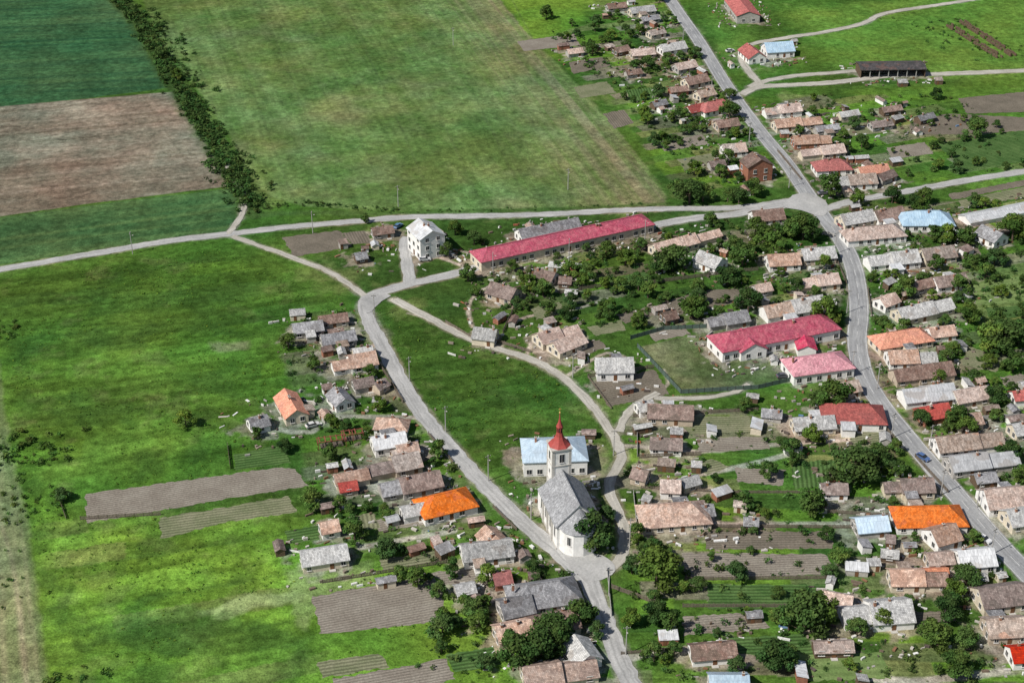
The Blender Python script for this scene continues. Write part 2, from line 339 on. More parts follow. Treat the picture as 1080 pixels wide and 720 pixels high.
# ------------------------------------------------------------------ church
def church():
    a=Vector(g(592,494,13)); b=Vector(g(611,532,13)); d=b-a; L=d.length; ang=math.atan2(d.y,d.x)
    e=bpy.data.objects.new('church',None); e.location=(a.x,a.y,0); e.rotation_euler=(0,0,ang); link(e)
    W=11.4; hw=7.6; rise=5.4
    rects.append(((a.x+b.x)/2,(a.y+b.y)/2,ang,L+8,W+1)); rects.append((a.x,a.y,ang,10,8))
    wm=MB(); rm=MB(); om=MB()
    add_walls(wm,0,L,W,hw,rise); add_roof(rm,0,L,W,hw,rise,o=.5,th=.3)
    r=5.0; pts=[(L+.0+r*.9*math.sin(math.pi*i/6),-r*math.cos(math.pi*i/6)) for i in range(7)]
    for i in range(6):
        p,q=pts[i],pts[i+1]
        wm.face([(p[0],p[1],-.3),(q[0],q[1],-.3),(q[0],q[1],hw-.5),(p[0],p[1],hw-.5)])
        P_=[(L+(t[0]-L)*1.09,t[1]*1.09) for t in (p,q)]
        rm.face([(P_[0][0],P_[0][1],hw-.7),(P_[1][0],P_[1][1],hw-.7),(L-.1,0,hw+rise-.9)],0,[(0,0),(2.5,0),(1.2,7)])
        m=((p[0]+q[0])/2,(p[1]+q[1])/2); n=Vector((m[0]-L,m[1])).normalized()
        if i in(1,4): win(om,m[0],m[1],4.4,n.x,n.y,.9,2.4)
    for sy in(-1,1):
        wm.box((L/2,sy*(W/2+.12),hw-.65),(L+.2,.3,.35),1); wm.box((L/2,sy*(W/2+.08),.25),(L+.1,.2,.9),1)
        for i in range(4):
            x=L*(i+.5)/4
            win(om,x,sy*W/2,4.3,0,sy,1.1,2.6)
            n=[(x+.55*math.cos(math.pi*t/8),sy*(W/2+.115),5.6+.55*math.sin(math.pi*t/8)) for t in range(9)]
            om.face(n if sy<0 else n[::-1],0)
            if i: wm.box((L*i/4,sy*(W/2+.15),3.3),(.7,.6,6.6),1)
    tx=-2.2; s=5.0; T=19.0
    wm.box((tx,0,T/2-.2),(s,s,T),0)
    for z_ in (8.8,14.2): wm.box((tx,0,z_),(s+.35,s+.35,.28),1)
    wm.box((tx,0,T+.1),(s+.6,s+.6,.4),1)
    for sx in(-1,1):
        for sy in(-1,1): wm.box((tx+sx*(s/2-.25),sy*(s/2-.25),T/2),(.7,.7,T-.8),1)
    for nx,ny in((1,0),(-1,0),(0,1),(0,-1)):
        win(om,tx+nx*s/2,ny*s/2,16.4,nx,ny,1.2,2.4)
        if nx!=1: win(om,tx+nx*s/2,ny*s/2,11.5,nx,ny,.7,1.2); win(om,tx+nx*s/2,ny*s/2,4.5,nx,ny,.8,1.6)
    om.box((tx-s/2-.05,0,1.5),(.14,1.8,3.0),2)
    for sy in(-1,1):
        wm.box((-.9,sy*4.2,3.1),(2.6,2.8,6.2),0)
        rm.face([(-2.3,sy*5.8,6.1),(.5,sy*5.8,6.1),(.0,sy*2.5,8.2),(-2.3,sy*2.5,8.2)],0)
        rm.face([(-2.3,sy*5.8,6.1),(-2.3,sy*2.5,8.2),(-2.3,sy*2.5,6.1)],0)
    sp=MB()
    def lathe(prof,n=12,mi=0):
        for (r0,z0),(r1,z1) in zip(prof,prof[1:]):
            A=ngon(n,r0,(tx,0),math.pi/n);B=ngon(n,r1,(tx,0),math.pi/n)
            for i in range(n):
                j=(i+1)%n; sp.face([(*A[i],z0),(*A[j],z0),(*B[j],z1),(*B[i],z1)],mi)
    lathe([(3.0,T+.3),(2.2,T+1.0),(1.55,T+1.9),(1.05,T+2.9),(.8,T+3.8),(.75,T+4.2)],8)
    lathe([(.6,T+4.2),(.6,T+5.4)],8,1)
    for p in ngon(8,.7,(tx,0)): sp.box((p[0],p[1],T+4.8),(.18,.18,1.2),0)
    lathe([(.85,T+5.4),(.95,T+5.7),(.72,T+6.2),(.4,T+7.0),(.2,T+8.0),(.07,T+9.8)],8)
    lathe([(0.02,T+9.6),(.25,T+9.9),(.02,T+10.2)],8,2)
    sp.box((tx,0,T+10.7),(.1,.1,1.3),2); sp.box((tx,0,T+10.9),(.1,.7,.1),2)
    wm.obj('walls',[WALL['w'],STONE],e); rm.obj('nave_roof',[ROOF['N'],ROOF['N']],e)
    om.obj('windows_and_door',[GLASS,FRAME,DOOR],e)
    sp.obj('spire',[plain('spire_red_sheet',(.36,.07,.06),.25,1,.6),IRON,plain('gilt',(.6,.4,.1),.1,1,.4,.5)],e)
church()
house(569,464,600,463,11.5,5.0,'h','L','w','parish_house',pitch=27,split=False,storeys=1,chim=1,big=True)
# ------------------------------------------------------------------ roads
def cr(pts,step=2.0):
    p=[Vector(q) for q in pts]; p=[p[0]*2-p[1]]+p+[p[-1]*2-p[-2]]; out=[]
    for i in range(1,len(p)-2):
        n=max(2,int((p[i+1]-p[i]).length/step))
        for k in range(n):
            t=k/n
            out.append(.5*((2*p[i])+(-p[i-1]+p[i+1])*t+(2*p[i-1]-5*p[i]+4*p[i+1]-p[i+2])*t*t+(-p[i-1]+3*p[i]-3*p[i+1]+p[i+2])*t**3))
    out.append(p[-2]); return out
def roadmat(name,c,c2):
    m,nt,b=newmat(name,.9,.15)
    tc=N(nt,'ShaderNodeTexCoord'); uv=tc.outputs['UV']; ob=tc.outputs['Object']
    base=mix(nt,'MIX',ramp(nt,noise(nt,ob,.12,5,.65),[(.35,0.0),(.65,1.0)]),c,c2)
    st=noise(nt,mapping(nt,uv,(.05,1.3,1)),1.0,4,.6)
    base=mix(nt,'MULTIPLY',1.0,base,ramp(nt,st,[(.3,.72),(.7,1.22)]))
    base=mix(nt,'MULTIPLY',1.0,base,ramp(nt,noise(nt,ob,1.6,4,.7),[(.3,.8),(.7,1.15)]))
    nt.links.new(base,b.inputs['Base Color']); return m
ASPH=roadmat('asphalt_weathered',(.25,.255,.26),(.33,.335,.335))
LANE=roadmat('lane_asphalt_pale',(.33,.33,.32),(.43,.425,.41))
GRAV=roadmat('gravel_track',(.36,.34,.29),(.46,.44,.39))
LINE=plain('road_paint_worn',(.6,.6,.58),.4,.6)
ROADS=[
('main_road',[(690,-25),(700,-10),(715,12),(738,45),(766,90),(801,138),(828,170),(846,196),(866,225),(888,255),(901,285),(906,325),(904,360),(911,395),(930,427),(958,462),(988,497),(1022,537),(1057,577),(1100,622)],6.2,ASPH),
('village_street',[(433,299),(412,305),(392,312),(385,322),(390,340),(405,367),(425,405),(448,440),(482,480),(520,520),(560,558),(600,592),(622,614),(632,640),(648,680),(672,735)],4.8,LANE),
('church_lane',[(618,606),(642,600),(656,585),(658,560),(650,535),(642,512),(652,492),(655,477),(642,452),(620,422),(592,397),(562,380),(520,366),(485,352),(450,334),(415,316)],2.9,GRAV),
('connecting_road',[(433,299),(470,291),(520,278),(570,266),(620,255),(670,243),(720,232),(780,225),(845,213)],4.4,LANE),
('field_road',[(-60,294),(0,284),(60,274),(120,264),(180,254),(240,247),(300,240),(370,234),(430,229),(500,228),(580,226),(650,222),(720,220),(780,219),(846,210)],3.8,LANE),
('east_road',[(868,222),(900,212),(950,203),(1010,192),(1060,184),(1110,176)],4.0,LANE),
('flats_drive',[(432,299),(430,280),(427,258),(430,250)],4,LANE),
('dirt_track',[(245,249),(270,258),(310,272),(350,288),(384,312)],2.3,GRAV),
('farm_road',[(782,100),(800,92),(830,90),(880,87),(940,80),(1000,78),(1100,74)],4.2,GRAV),
('farm_lane',[(790,92),(806,86),(840,80),(880,77),(906,75),(975,76)],3.3,GRAV),
('yard_road',[(803,90),(792,78),(782,62),(790,48),(830,40),(870,34),(910,25),(935,14),(1000,4),(1060,-6)],3.2,GRAV),
('side_lane',[(652,455),(662,436),(675,425),(694,414)],2.4,GRAV),
('field_track',[(241,247),(254,228),(258,208),(250,192),(238,172)],2.0,GRAV),
('grounds_lane',[(790,405),(770,415),(730,420),(690,420)],1.8,GRAV),
]
roadpts=[]; roadw=[]
for i,(nm,pts,w,m) in enumerate(ROADS):
    c=cr([g(*p) for p in pts],2.0); mb=MB(); z=.06+i*.006
    L=[];R=[]
    for k,p in enumerate(c):
        d=(c[min(k+1,len(c)-1)]-c[max(k-1,0)]).normalized(); n=Vector((-d.y,d.x))
        j=.12 if nm=='main_road' else .35
        L.append(p+n*(w/2+random.uniform(-j,j))); R.append(p-n*(w/2+random.uniform(-j,j)))
        roadpts.append((p.x,p.y)); roadw.append(w/2)
    acc=0
    for k in range(len(c)-1):
        l=(c[k+1]-c[k]).length
        q=[(*R[k],z),(*R[k+1],z),(*L[k+1],z),(*L[k],z)]
        mb.face(q,0,[(acc,0),(acc+l,0),(acc+l,w),(acc,w)]); acc+=l
        for S_,sg in((L,1),(R,-1)):
            a,b=S_[k],S_[k+1]; qq=[(a.x,a.y,z),(b.x,b.y,z),(b.x,b.y,-.1),(a.x,a.y,-.1)]; mb.face(qq,0)
        if nm=='main_road':
            d=(c[k+1]-c[k]).normalized(); n=Vector((-d.y,d.x))
            for off in (w/2-.35,-(w/2-.35)):
                a=c[k]+n*off;b=c[k+1]+n*off
                mb.face([(*(a-n*.07),z+.006),(*(b-n*.07),z+.006),(*(b+n*.07),z+.006),(*(a+n*.07),z+.006)],1)
            if k%4<2: mb.face([(*(c[k]-n*.07),z+.006),(*(c[k+1]-n*.07),z+.006),(*(c[k+1]+n*.07),z+.006),(*(c[k]+n*.07),z+.006)],1)
    mb.obj(nm,[m,LINE])
def plaza(name,pts,z,m):
    mb=MB(); P_=[g(*p) for p in pts]; c=cr(P_+[P_[0]],1.5)[:-1]
    mb.face([(p.x+random.uniform(-.2,.2),p.y+random.uniform(-.2,.2),z) for p in c]); o=mb.obj(name,[m]); return o
plaza('church_square',[(596,590),(607,580),(628,584),(645,592),(648,602),(634,612),(614,610)],.165,LANE)
plaza('junction_apron',[(836,206),(852,204),(872,214),(868,228),(845,222),(826,218)],.17,LANE)
plaza('junction_apron',[(380,316),(396,309),(412,312),(402,318),(390,330),(384,328)],.175,LANE)
RP=np.array(roadpts); RW=np.array(roadw)
def roadclear(x,y): return float(np.min(np.hypot(RP[:,0]-x,RP[:,1]-y)-RW))
def rectclear(x,y,m=0):
    for cx,cy,a,L,W in rects:
        dx,dy=x-cx,y-cy
        if math.hypot(dx,dy)>L/2+W/2+m: continue
        c,s=math.cos(a),math.sin(a); lx=dx*c+dy*s; ly=-dx*s+dy*c
        if abs(lx)<L/2+m and abs(ly)<W/2+m: return False
    return True
# ------------------------------------------------------------------ garden plots as thin sheets
def plotmat(name,c1,c2,sp,strength):
    m,nt,b=newmat(name,1,0)
    ob=N(nt,'ShaderNodeTexCoord').outputs['Object']
    base=mix(nt,'MIX',ramp(nt,noise(nt,ob,.15,5,.65),[(.35,0.0),(.65,1.0)]),c1,c2)
    base=mix(nt,'MULTIPLY',1.0,base,ramp(nt,noise(nt,ob,1.8,4,.75),[(.3,.65),(.7,1.3)]))
    w=N(nt,'ShaderNodeTexWave',bands_direction='Y'); w.inputs['Scale'].default_value=.314/sp; w.inputs['Distortion'].default_value=1.2; w.inputs['Detail'].default_value=3
    nt.links.new(ob,w.inputs['Vector'])
    base=mix(nt,'MULTIPLY',1.0,base,ramp(nt,w.outputs['Fac'],[(.2,1-strength),(.8,1+strength*.6)]))
    nt.links.new(base,b.inputs['Base Color']); return m
PM={'s':plotmat('tilled_soil',(.195,.17,.14),(.26,.235,.195),.9,.22),
'd':plotmat('dark_soil',(.13,.115,.09),(.19,.165,.13),1.0,.2),
'm':plotmat('young_crop_rows',(.14,.16,.085),(.22,.22,.14),1.1,.28),
'v':plotmat('vegetable_rows',(.05,.105,.03),(.09,.155,.05),1.2,.35),
'l':plotmat('pale_grass_plot',(.12,.19,.06),(.18,.24,.09),2.5,.12)}
PLOTS=[
('s',[(90,521),(205,505),(298,492),(312,495),(325,512),(250,524),(92,551)]),
('m',[(168,546),(235,535),(304,523),(313,540),(240,550),(170,568)]),
('s',[(329,629),(455,606),(466,622),(470,654),(400,662),(338,668)]),('s',[(455,604),(500,597),(505,612),(470,617)]),
('m',[(334,698),(400,688),(412,703),(340,714)]),('s',[(350,716),(470,694),(480,715),(420,730),(350,728)]),('v',[(470,690),(520,682),(528,700),(480,708)]),
('s',[(720,583),(870,584),(885,605),(722,611)]),('d',[(745,560),(872,560),(880,578),(745,579)]),
('d',[(626,402),(690,390),(706,415),(642,429)]),('d',[(297,250),(358,243),(372,260),(310,271)]),('d',[(360,246),(385,243),(392,256),(372,258)]),
('d',[(600,366),(632,358),(640,366),(606,378)]),('s',[(683,348),(720,344),(730,352),(690,360)]),('d',[(698,318),(745,306),(800,303),(806,312),(750,326),(705,334)]),
('s',[(735,462),(808,460),(812,473),(738,477)]),('m',[(715,440),(790,438),(794,455),(720,458)]),('v',[(835,487),(880,485),(884,512),(838,515)]),('s',[(775,493),(828,495),(826,512),(778,508)]),
('m',[(895,456),(935,450),(945,470),(900,476)]),('s',[(720,649),(800,645),(812,662),(722,670)]),('v',[(770,672),(850,668),(860,690),(780,690)]),('d',[(962,646),(1000,644),(1010,655),(965,658)]),
('v',[(745,616),(870,616),(872,640),(748,642)]),('l',[(835,690),(930,688),(940,715),(840,718)]),('m',[(715,492),(752,484),(770,492),(745,500)]),
('s',[(545,44),(605,36),(612,48),(553,54)]),('d',[(636,120),(658,116),(668,130),(648,136)]),('m',[(605,92),(640,86),(650,98),(612,104)]),('d',[(600,66),(635,60),(645,70),(604,78)]),
('s',[(695,150),(740,142),(748,152),(700,160)]),('m',[(715,168),(750,162),(756,174),(722,180)]),('v',[(660,95),(690,92),(698,104),(665,108)]),
('d',[(960,128),(1000,120),(1080,124),(1085,138),(1010,142),(960,142)]),('v',[(985,152),(1090,136),(1090,170),(1020,178)]),('d',[(1010,104),(1090,96),(1090,118),(1020,120)]),
('m',[(890,132),(925,128),(932,140),(896,144)]),('s',[(935,156),(975,150),(985,162),(940,168)]),('d',[(1000,262),(1030,258),(1036,270),(1004,275)]),
('l',[(1025,300),(1090,288),(1090,318),(1030,322)]),('m',[(1020,365),(1060,378),(1050,392),(1015,385)]),('v',[(1040,325),(1080,322),(1084,333),(1044,337)]),('s',[(1055,398),(1090,392),(1090,404),(1060,408)]),
('m',[(1010,212),(1085,196),(1090,206),(1015,220)]),('d',[(1000,205),(1090,188),(1090,194),(1005,211)]),
('d',[(540,283),(560,279),(566,290),(548,292)]),('m',[(560,325),(590,318),(596,330),(566,337)]),('v',[(640,296),(680,286),(690,298),(650,308)]),('d',[(650,332),(690,322),(700,330),(660,341)]),('m',[(620,345),(655,338),(660,348),(628,354)]),
('s',[(395,548),(450,540),(455,552),(400,560)]),('m',[(368,545),(395,540),(400,556),(372,562)]),('v',[(300,560),(335,554),(338,568),(304,573)]),('m',[(400,590),(470,578),(474,590),(404,602)]),('v',[(245,480),(300,468),(306,488),(248,496)]),
]
def insidepoly(x,y,P_):
    r=False;n=len(P_)
    for i in range(n):
        (ax,ay),(bx,by)=P_[i],P_[i-1]
        if (ay>y)!=(by>y) and x<(bx-ax)*(y-ay)/(by-ay)+ax: r=not r
    return r
PLW=[[g(*p) for p in pts] for k,pts in PLOTS]
for i,(k,pts) in enumerate(PLOTS):
    W_=[Vector(g(*p)) for p in pts]
    c=sum(W_,Vector((0,0)))/len(W_)
    e=max(((W_[j]-W_[j-1]) for j in range(len(W_))),key=lambda q:q.length); ang=math.atan2(e.y,e.x)
    R=Matrix.Rotation(-ang,2); out=[]
    for j in range(len(W_)):
        a,b=W_[j],W_[(j+1)%len(W_)]; n=max(1,int((b-a).length/1.0))
        for t in range(n):
            p=R@(a.lerp(b,t/n)-c); out.append((p.x+random.uniform(-.4,.4),p.y+random.uniform(-.4,.4),0))
    mb=MB(); mb.face(out); o=mb.obj({'s':'tilled_plot','d':'soil_plot','m':'crop_plot','v':'vegetable_plot','l':'pale_grass_plot'}[k],[PM[k]])
    o.location=(c.x,c.y,.012+i*.0007); o.rotation_euler=(0,0,ang)
# ------------------------------------------------------------------ the ground: one sheet to the horizon
def axis(a,b,st):
    core=np.arange(a,b,st); ext=[];x=st
    while sum(ext)<9000: x*=1.35; ext.append(x)
    e=np.cumsum(ext); return np.concatenate([a-e[::-1],core,core[-1]+e])
xs=axis(-285,285,.55); ys=axis(262,810,.55)
X,Y=np.meshgrid(xs,ys); nx,ny=len(xs),len(ys)
C=np.zeros((ny,nx,3))
def A(*c): return np.array(c)
def lerp(a,b,t): return a+(b-a)*t[...,None]
n1=fbm(X,Y,50,1); n2=fbm(X,Y,16,2,5); n3=fbm(X,Y,4,3,3); n4=vn(X,Y,1.2,9)
dark=A(.036,.082,.018); mid=A(.064,.134,.023); bright=A(.115,.225,.030); dry=A(.16,.185,.07); soil=A(.23,.20,.16); pale=A(.39,.365,.31)
C[:]=lerp(mid,dark,np.clip((n1-.4)*3,0,1)); C=lerp(C,dry,np.clip((n2-.6)*3,0,.35))
def sub(pts,pad):
    P_=np.array([g(*p) for p in pts]); i0,i1=np.searchsorted(xs,[P_[:,0].min()-pad,P_[:,0].max()+pad]); j0,j1=np.searchsorted(ys,[P_[:,1].min()-pad,P_[:,1].max()+pad])
    return P_,slice(j0,j1),slice(i0,i1)
def segd(x,y,a,b):
    dx,dy=b-a; l=dx*dx+dy*dy+1e-9
    t=np.clip(((x-a[0])*dx+(y-a[1])*dy)/l,0,1); return np.hypot(x-a[0]-t*dx,y-a[1]-t*dy)
def pmask(pts,soft=1,jit=1,js=6):
    P_,sj,si=sub(pts,soft*2+jit); x=X[sj,si];y=Y[sj,si]
    d=np.full(x.shape,1e9); ins=np.zeros(x.shape,bool)
    for i in range(len(P_)):
        a,b=P_[i-1],P_[i]; d=np.minimum(d,segd(x,y,a,b))
        cnd=((a[1]>y)!=(b[1]>y))&(x<(b[0]-a[0])*(y-a[1])/(b[1]-a[1]+1e-12)+a[0]); ins^=cnd
    sd=np.where(ins,d,-d)+(fbm(x,y,js,5,3)-.5)*2*jit
    return np.clip(sd/soft+.5,0,1),sj,si
def paint(pts,c,soft=1,jit=1,op=1,js=6):
    m,sj,si=pmask(pts,soft,jit,js); C[sj,si]=lerp(C[sj,si],c(X[sj,si],Y[sj,si]) if callable(c) else c,m*op)
def path(pts,c,w,soft=.6,jit=.4,op=1):
    P_,sj,si=sub(pts,w+soft+jit+1); P_=np.array([tuple(p) for p in cr([tuple(p) for p in P_],4)]); x=X[sj,si];y=Y[sj,si]; d=np.full(x.shape,1e9)
    for i in range(1,len(P_)): d=np.minimum(d,segd(x,y,P_[i-1],P_[i]))
    m=np.clip((w/2-d+(fbm(x,y,3,6,3)-.5)*2*jit)/soft+.5,0,1); C[sj,si]=lerp(C[sj,si],c,m*op)
paint([(-40,290),(240,255),(380,330),(300,380),(180,420),(-40,430)],mid*A(.9,.98,.9),20,12,.8,20)
paint([(-60,370),(250,350),(300,400),(260,480),(60,540),(80,740),(-60,740)],mid*A(1.3,1.3,1.05),22,14,.8,20)
paint([(30,540),(200,560),(330,560),(340,740),(30,740)],bright*A(1.02,1.04,1),15,10,.95,15)
paint([(120,600),(320,585),(470,570),(540,600),(640,680),(640,740),(110,740)],bright,12,8,.85,10)
paint([(395,325),(470,345),(590,400),(640,470),(630,560),(560,545),(480,470),(420,390)],dark*A(1.15,1.2,1),10,5,.9,15)  # deeper green grass, with cloud shade over the middle meadow painted into its colour
paint([(650,560),(720,560),(740,640),(900,610),(900,740),(660,740)],mid*A(1.0,1.05,.95),8,5,.8,10)
paint([(830,10),(1100,-10),(1100,90),(900,80),(850,40)],bright*A(.92,.9,1.2),10,6,.9,12)
paint([(520,-20),(640,-20),(600,40),(550,40)],bright,5,4,.8,8)
paint([(720,-20),(780,-20),(800,50),(760,60)],mid*A(1.3,1.3,1.4),5,4,.8,8)
paint([(1000,270),(1100,250),(1100,350),(1020,350)],bright,6,4,.8,8)
paint([(890,95),(1100,80),(1100,200),(920,190)],bright*A(.85,.85,.95),8,4,.7,8)
def streaks(p0,p1,s_along,s_across,seed):
    a=np.array(g(*p0));b=np.array(g(*p1)); d=(b-a)/np.linalg.norm(b-a)
    return lambda x,y: fbm0(((x-a[0])*d[0]+(y-a[1])*d[1])/s_along,(-(x-a[0])*d[1]+(y-a[1])*d[0])/s_across,seed)
def across(p0,p1):
    a=np.array(g(*p0));b=np.array(g(*p1)); d=(b-a)/np.linalg.norm(b-a)
    return lambda x,y:(-(x-a[0])*d[1]+(y-a[1])*d[0])
def swaths(pts,p0,p1,wx,wy,seed,op,cols):
    a=np.array(g(*p0));b=np.array(g(*p1)); d=(b-a)/np.linalg.norm(b-a); r=np.random.default_rng(seed); tb=r.integers(0,len(cols),(64,64)); off=r.random(64)*5; pal=np.array(cols)
    def f(x,y):
        wob=(fbm(x,y,25,seed+70,3)-.5)*8
        p=(x-a[0])*d[0]+(y-a[1])*d[1]; q=-(x-a[0])*d[1]+(y-a[1])*d[0]+wob
        qi=np.floor(q/wy).astype(int)&63; pi=np.floor(p/wx+off[qi]+wob*.03).astype(int)&63
        return pal[tb[pi,qi]]
    paint(pts,f,10,6,op,12)
swaths([(0,300),(230,270),(370,330),(300,400),(260,480),(60,520),(0,480)],(0,330),(200,305),55,9,3,.45,[mid,mid*.8,dark*1.1,mid*1.3,bright*.85])
swaths([(40,540),(200,565),(330,570),(340,740),(50,740)],(60,600),(320,560),45,7,4,.5,[bright,bright*.85,mid*1.4,mid*1.1,bright*1.15,dry*.95])
s8=streaks((0,330),(200,305),22,3,81)
for zone in ([(0,290),(230,262),(380,330),(330,560),(340,740),(50,740),(10,500)],[(395,325),(470,345),(590,400),(640,470),(630,560),(560,545),(480,470),(420,390)]):
    m_,sj,si=pmask(zone,6,4); t_=np.clip((s8(X[sj,si],Y[sj,si])-.5)*3,-.6,.8); C[sj,si]*=(1+.45*t_*m_)[...,None]
    pt=np.clip((fbm(X[sj,si],Y[sj,si],9,91,4)-.60)*7,0,1)*m_; C[sj,si]=lerp(C[sj,si],dry*.9,pt*.28)
    pt=np.clip((fbm(X[sj,si],Y[sj,si],12,95,4)-.56)*8,0,1)*m_; C[sj,si]=lerp(C[sj,si],dark,pt*.5)
# top left dark crop
s1=streaks((0,100),(172,92),120,3,11)
paint([(-80,-60),(95,-60),(176,93),(90,104),(-80,122)],lambda x,y:lerp(A(.030,.08,.036),A(.05,.115,.046),np.clip((s1(x,y)-.3)*2.2,0,1)),1,.6)
s2=streaks((0,112),(182,96),90,2.5,12)
paint([(-80,120),(60,107),(182,97),(246,196),(100,214),(-80,240)],lambda x,y:lerp(A(.145,.125,.09),A(.26,.23,.175),np.clip((s2(x,y)-.3)*1.6+(fbm(x,y,35,31)-.5)*1.2,0,1)),1,.6)
for q in range(5): path([(-40,135+q*24),(100+q*10,115+q*19),(190+q*11,103+q*19)],A(.13,.112,.08),.8,.6,.2,.35)
path([(150,100),(215,200)],A(.13,.112,.08),1,.6,.2,.5)
s3=streaks((0,230),(247,198),90,2.5,13)
paint([(-80,240),(100,216),(247,198),(252,212),(246,243),(120,262),(-80,290)],lambda x,y:lerp(A(.044,.098,.036),A(.08,.145,.05),np.clip((s3(x,y)-.3)*2.2,0,1)),1,.6)
# the big meadow
s4=streaks((520,-10),(705,212),160,2.0,14); s5=streaks((150,0),(260,200),200,4,15); s6=streaks((520,-10),(705,212),300,1.2,16)
def big(x,y):
    n=fbm(x,y,70,21); m=fbm(x,y,7,22)
    c=lerp(A(.085,.145,.040),A(.155,.215,.080),np.clip((n-.35)*2.0+(s5(x,y)-.5)*1.0+(m-.5)*1.0,0,1))
    e=across((520,-10),(705,212))(x,y)
    t=np.clip(1-np.abs(e)/50,0,1)*np.clip((s4(x,y)-.32)*2.2,0,1)
    c=lerp(c,A(.20,.19,.115),np.clip(t*1.0,0,.8))
    n2_=fbm(x,y,40,23); c=lerp(c,A(.17,.185,.10),np.clip((n2_-.58)*3,0,.4))
    return c*(0.76+.48*s6(x,y))[...,None]
paint([(130,-60),(505,-60),(527,0),(552,30),(605,85),(662,150),(704,208),(700,216),(560,220),(420,222),(320,218),(285,208),(262,185),(240,140),(205,90),(168,48)],big,1.5,1.0)
for k_ in range(9): path([(180+k_*44,-15),(262+k_*49,214)],A(.08,.11,.045),.7,.6,.2,.4)
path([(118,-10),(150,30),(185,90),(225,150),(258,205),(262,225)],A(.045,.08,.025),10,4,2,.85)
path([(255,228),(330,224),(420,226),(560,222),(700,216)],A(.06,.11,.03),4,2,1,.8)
paint([(-60,350),(-2,385),(8,470),(30,560),(52,740),(-60,740)],lambda x,y:lerp(A(.14,.19,.08),A(.22,.245,.13),np.clip((streaks((0,400),(30,740),40,1.5,16)(x,y)-.3)*2,0,1)),2,1)
path([(-2,380),(4,470),(26,560),(48,740)],A(.09,.14,.05),1.2,.8,.3,.7)
path([(-10,520),(14,600),(30,740)],A(.28,.27,.17),1.0,.8,.3,.6)
for a,b in(((0,330),(200,305)),((60,600),(320,560)),((100,640),(330,600)),((120,690),(330,650)),((0,350),(260,330))): path([a,b],dark,1.2,1.2,.8,.4)
paint([(222,362),(262,360),(262,368),(230,371)],soil*A(1,1.05,.8),2,2,.6); paint([(310,430),(350,428),(350,450),(312,452)],pale*.9,2,2,.7)
paint([(214,645),(260,630),(300,622),(330,626),(290,640),(230,652)],A(.28,.36,.15),1.5,2.5,.8); paint([(300,600),(390,590),(388,614),(350,628),(320,664),(306,630)],A(.22,.30,.11),1.5,3,.7)
paint([(90,660),(200,640),(330,668),(330,690),(180,690),(100,680)],dark*1.3,3,4,.6)
paint([(570,575),(600,580),(640,500),(632,470),(616,480),(612,515)],soil*A(1.1,1.2,1.0),2,2.5,.5)
paint([(676,366),(758,346),(800,362),(850,384),(832,404),(720,413)],lambda x,y:lerp(A(.09,.125,.05),A(.17,.18,.10),np.clip((fbm(x,y,12,33)-.35)*3,0,1)),1,.8,.9)
def strips(pts,p0,p1,wx,wy,seed,op=.75):
    a=np.array(g(*p0));b=np.array(g(*p1)); d=(b-a)/np.linalg.norm(b-a)
    r=np.random.default_rng(seed); pal=np.array([dark,mid,mid*1.2,bright,A(.15,.135,.10),A(.20,.18,.14),dry,dark*1.2,A(.11,.14,.06),mid,bright*.9]); tb=r.integers(0,len(pal),(64,64)); of=r.random(64)*3
    def f(x,y):
        p=(x-a[0])*d[0]+(y-a[1])*d[1]; q=-(x-a[0])*d[1]+(y-a[1])*d[0]
        qi=np.floor(q/wy+ .25*np.sin(p/40)).astype(int)&63; pi=np.floor(p/wx+of[qi]).astype(int)&63
        c=pal[tb[pi,qi]]; row=.88+.24*(np.sin(q*2*np.pi/1.7)>0); return c*row[...,None]
    paint(pts,f,2,1.5,op,5)
strips([(660,432),(905,432),(960,500),(1030,590),(1080,640),(1080,740),(660,740),(665,600),(660,470)],(680,460),(850,463),26,6.5,1,.72)
strips([(905,225),(1100,200),(1100,560),(1040,530),(920,410),(915,330)],(945,325),(1005,313),24,7,2,.7)
strips([(560,45),(700,0),(740,70),(830,190),(740,200),(708,195),(640,100)],(600,66),(640,60),18,6,3,.72)
strips([(820,100),(1000,100),(1090,150),(1090,180),(900,200),(860,190)],(940,160),(1000,148),24,7,4,.65)
strips([(480,290),(700,250),(800,240),(880,290),(890,330),(700,350),(600,340)],(700,318),(800,300),18,7,5,.6)
strips([(290,330),(400,330),(470,480),(560,600),(330,600),(320,470)],(330,629),(455,606),18,7,6,.45)
for cx,cy,a,L,W in rects:
    pad=6; i0,i1=np.searchsorted(xs,[cx-L/2-pad-3,cx+L/2+pad+3]); j0,j1=np.searchsorted(ys,[cy-L/2-pad-3,cy+L/2+pad+3])
    x=X[j0:j1,i0:i1];y=Y[j0:j1,i0:i1]; dx,dy=x-cx,y-cy; c,s=math.cos(a),math.sin(a)
    lx=np.abs(dx*c+dy*s)-L/2; ly=np.abs(-dx*s+dy*c)-W/2
    d=np.hypot(np.maximum(lx,0),np.maximum(ly,0)); m=np.clip((2.4-d+(fbm(x,y,5,8,3)-.5)*13)/1.6,0,1)*.7
    tone=lerp(soil,pale*.9,np.clip((vn(x,y,2.0,41)-.3)*1.6,0,1))
    C[j0:j1,i0:i1]=lerp(C[j0:j1,i0:i1],tone,m)
for nm,pts,w,m in ROADS: path([p for p in pts],lerp(soil,pale,np.array([.3]))[0],w+1.1,.9,.8,.55)
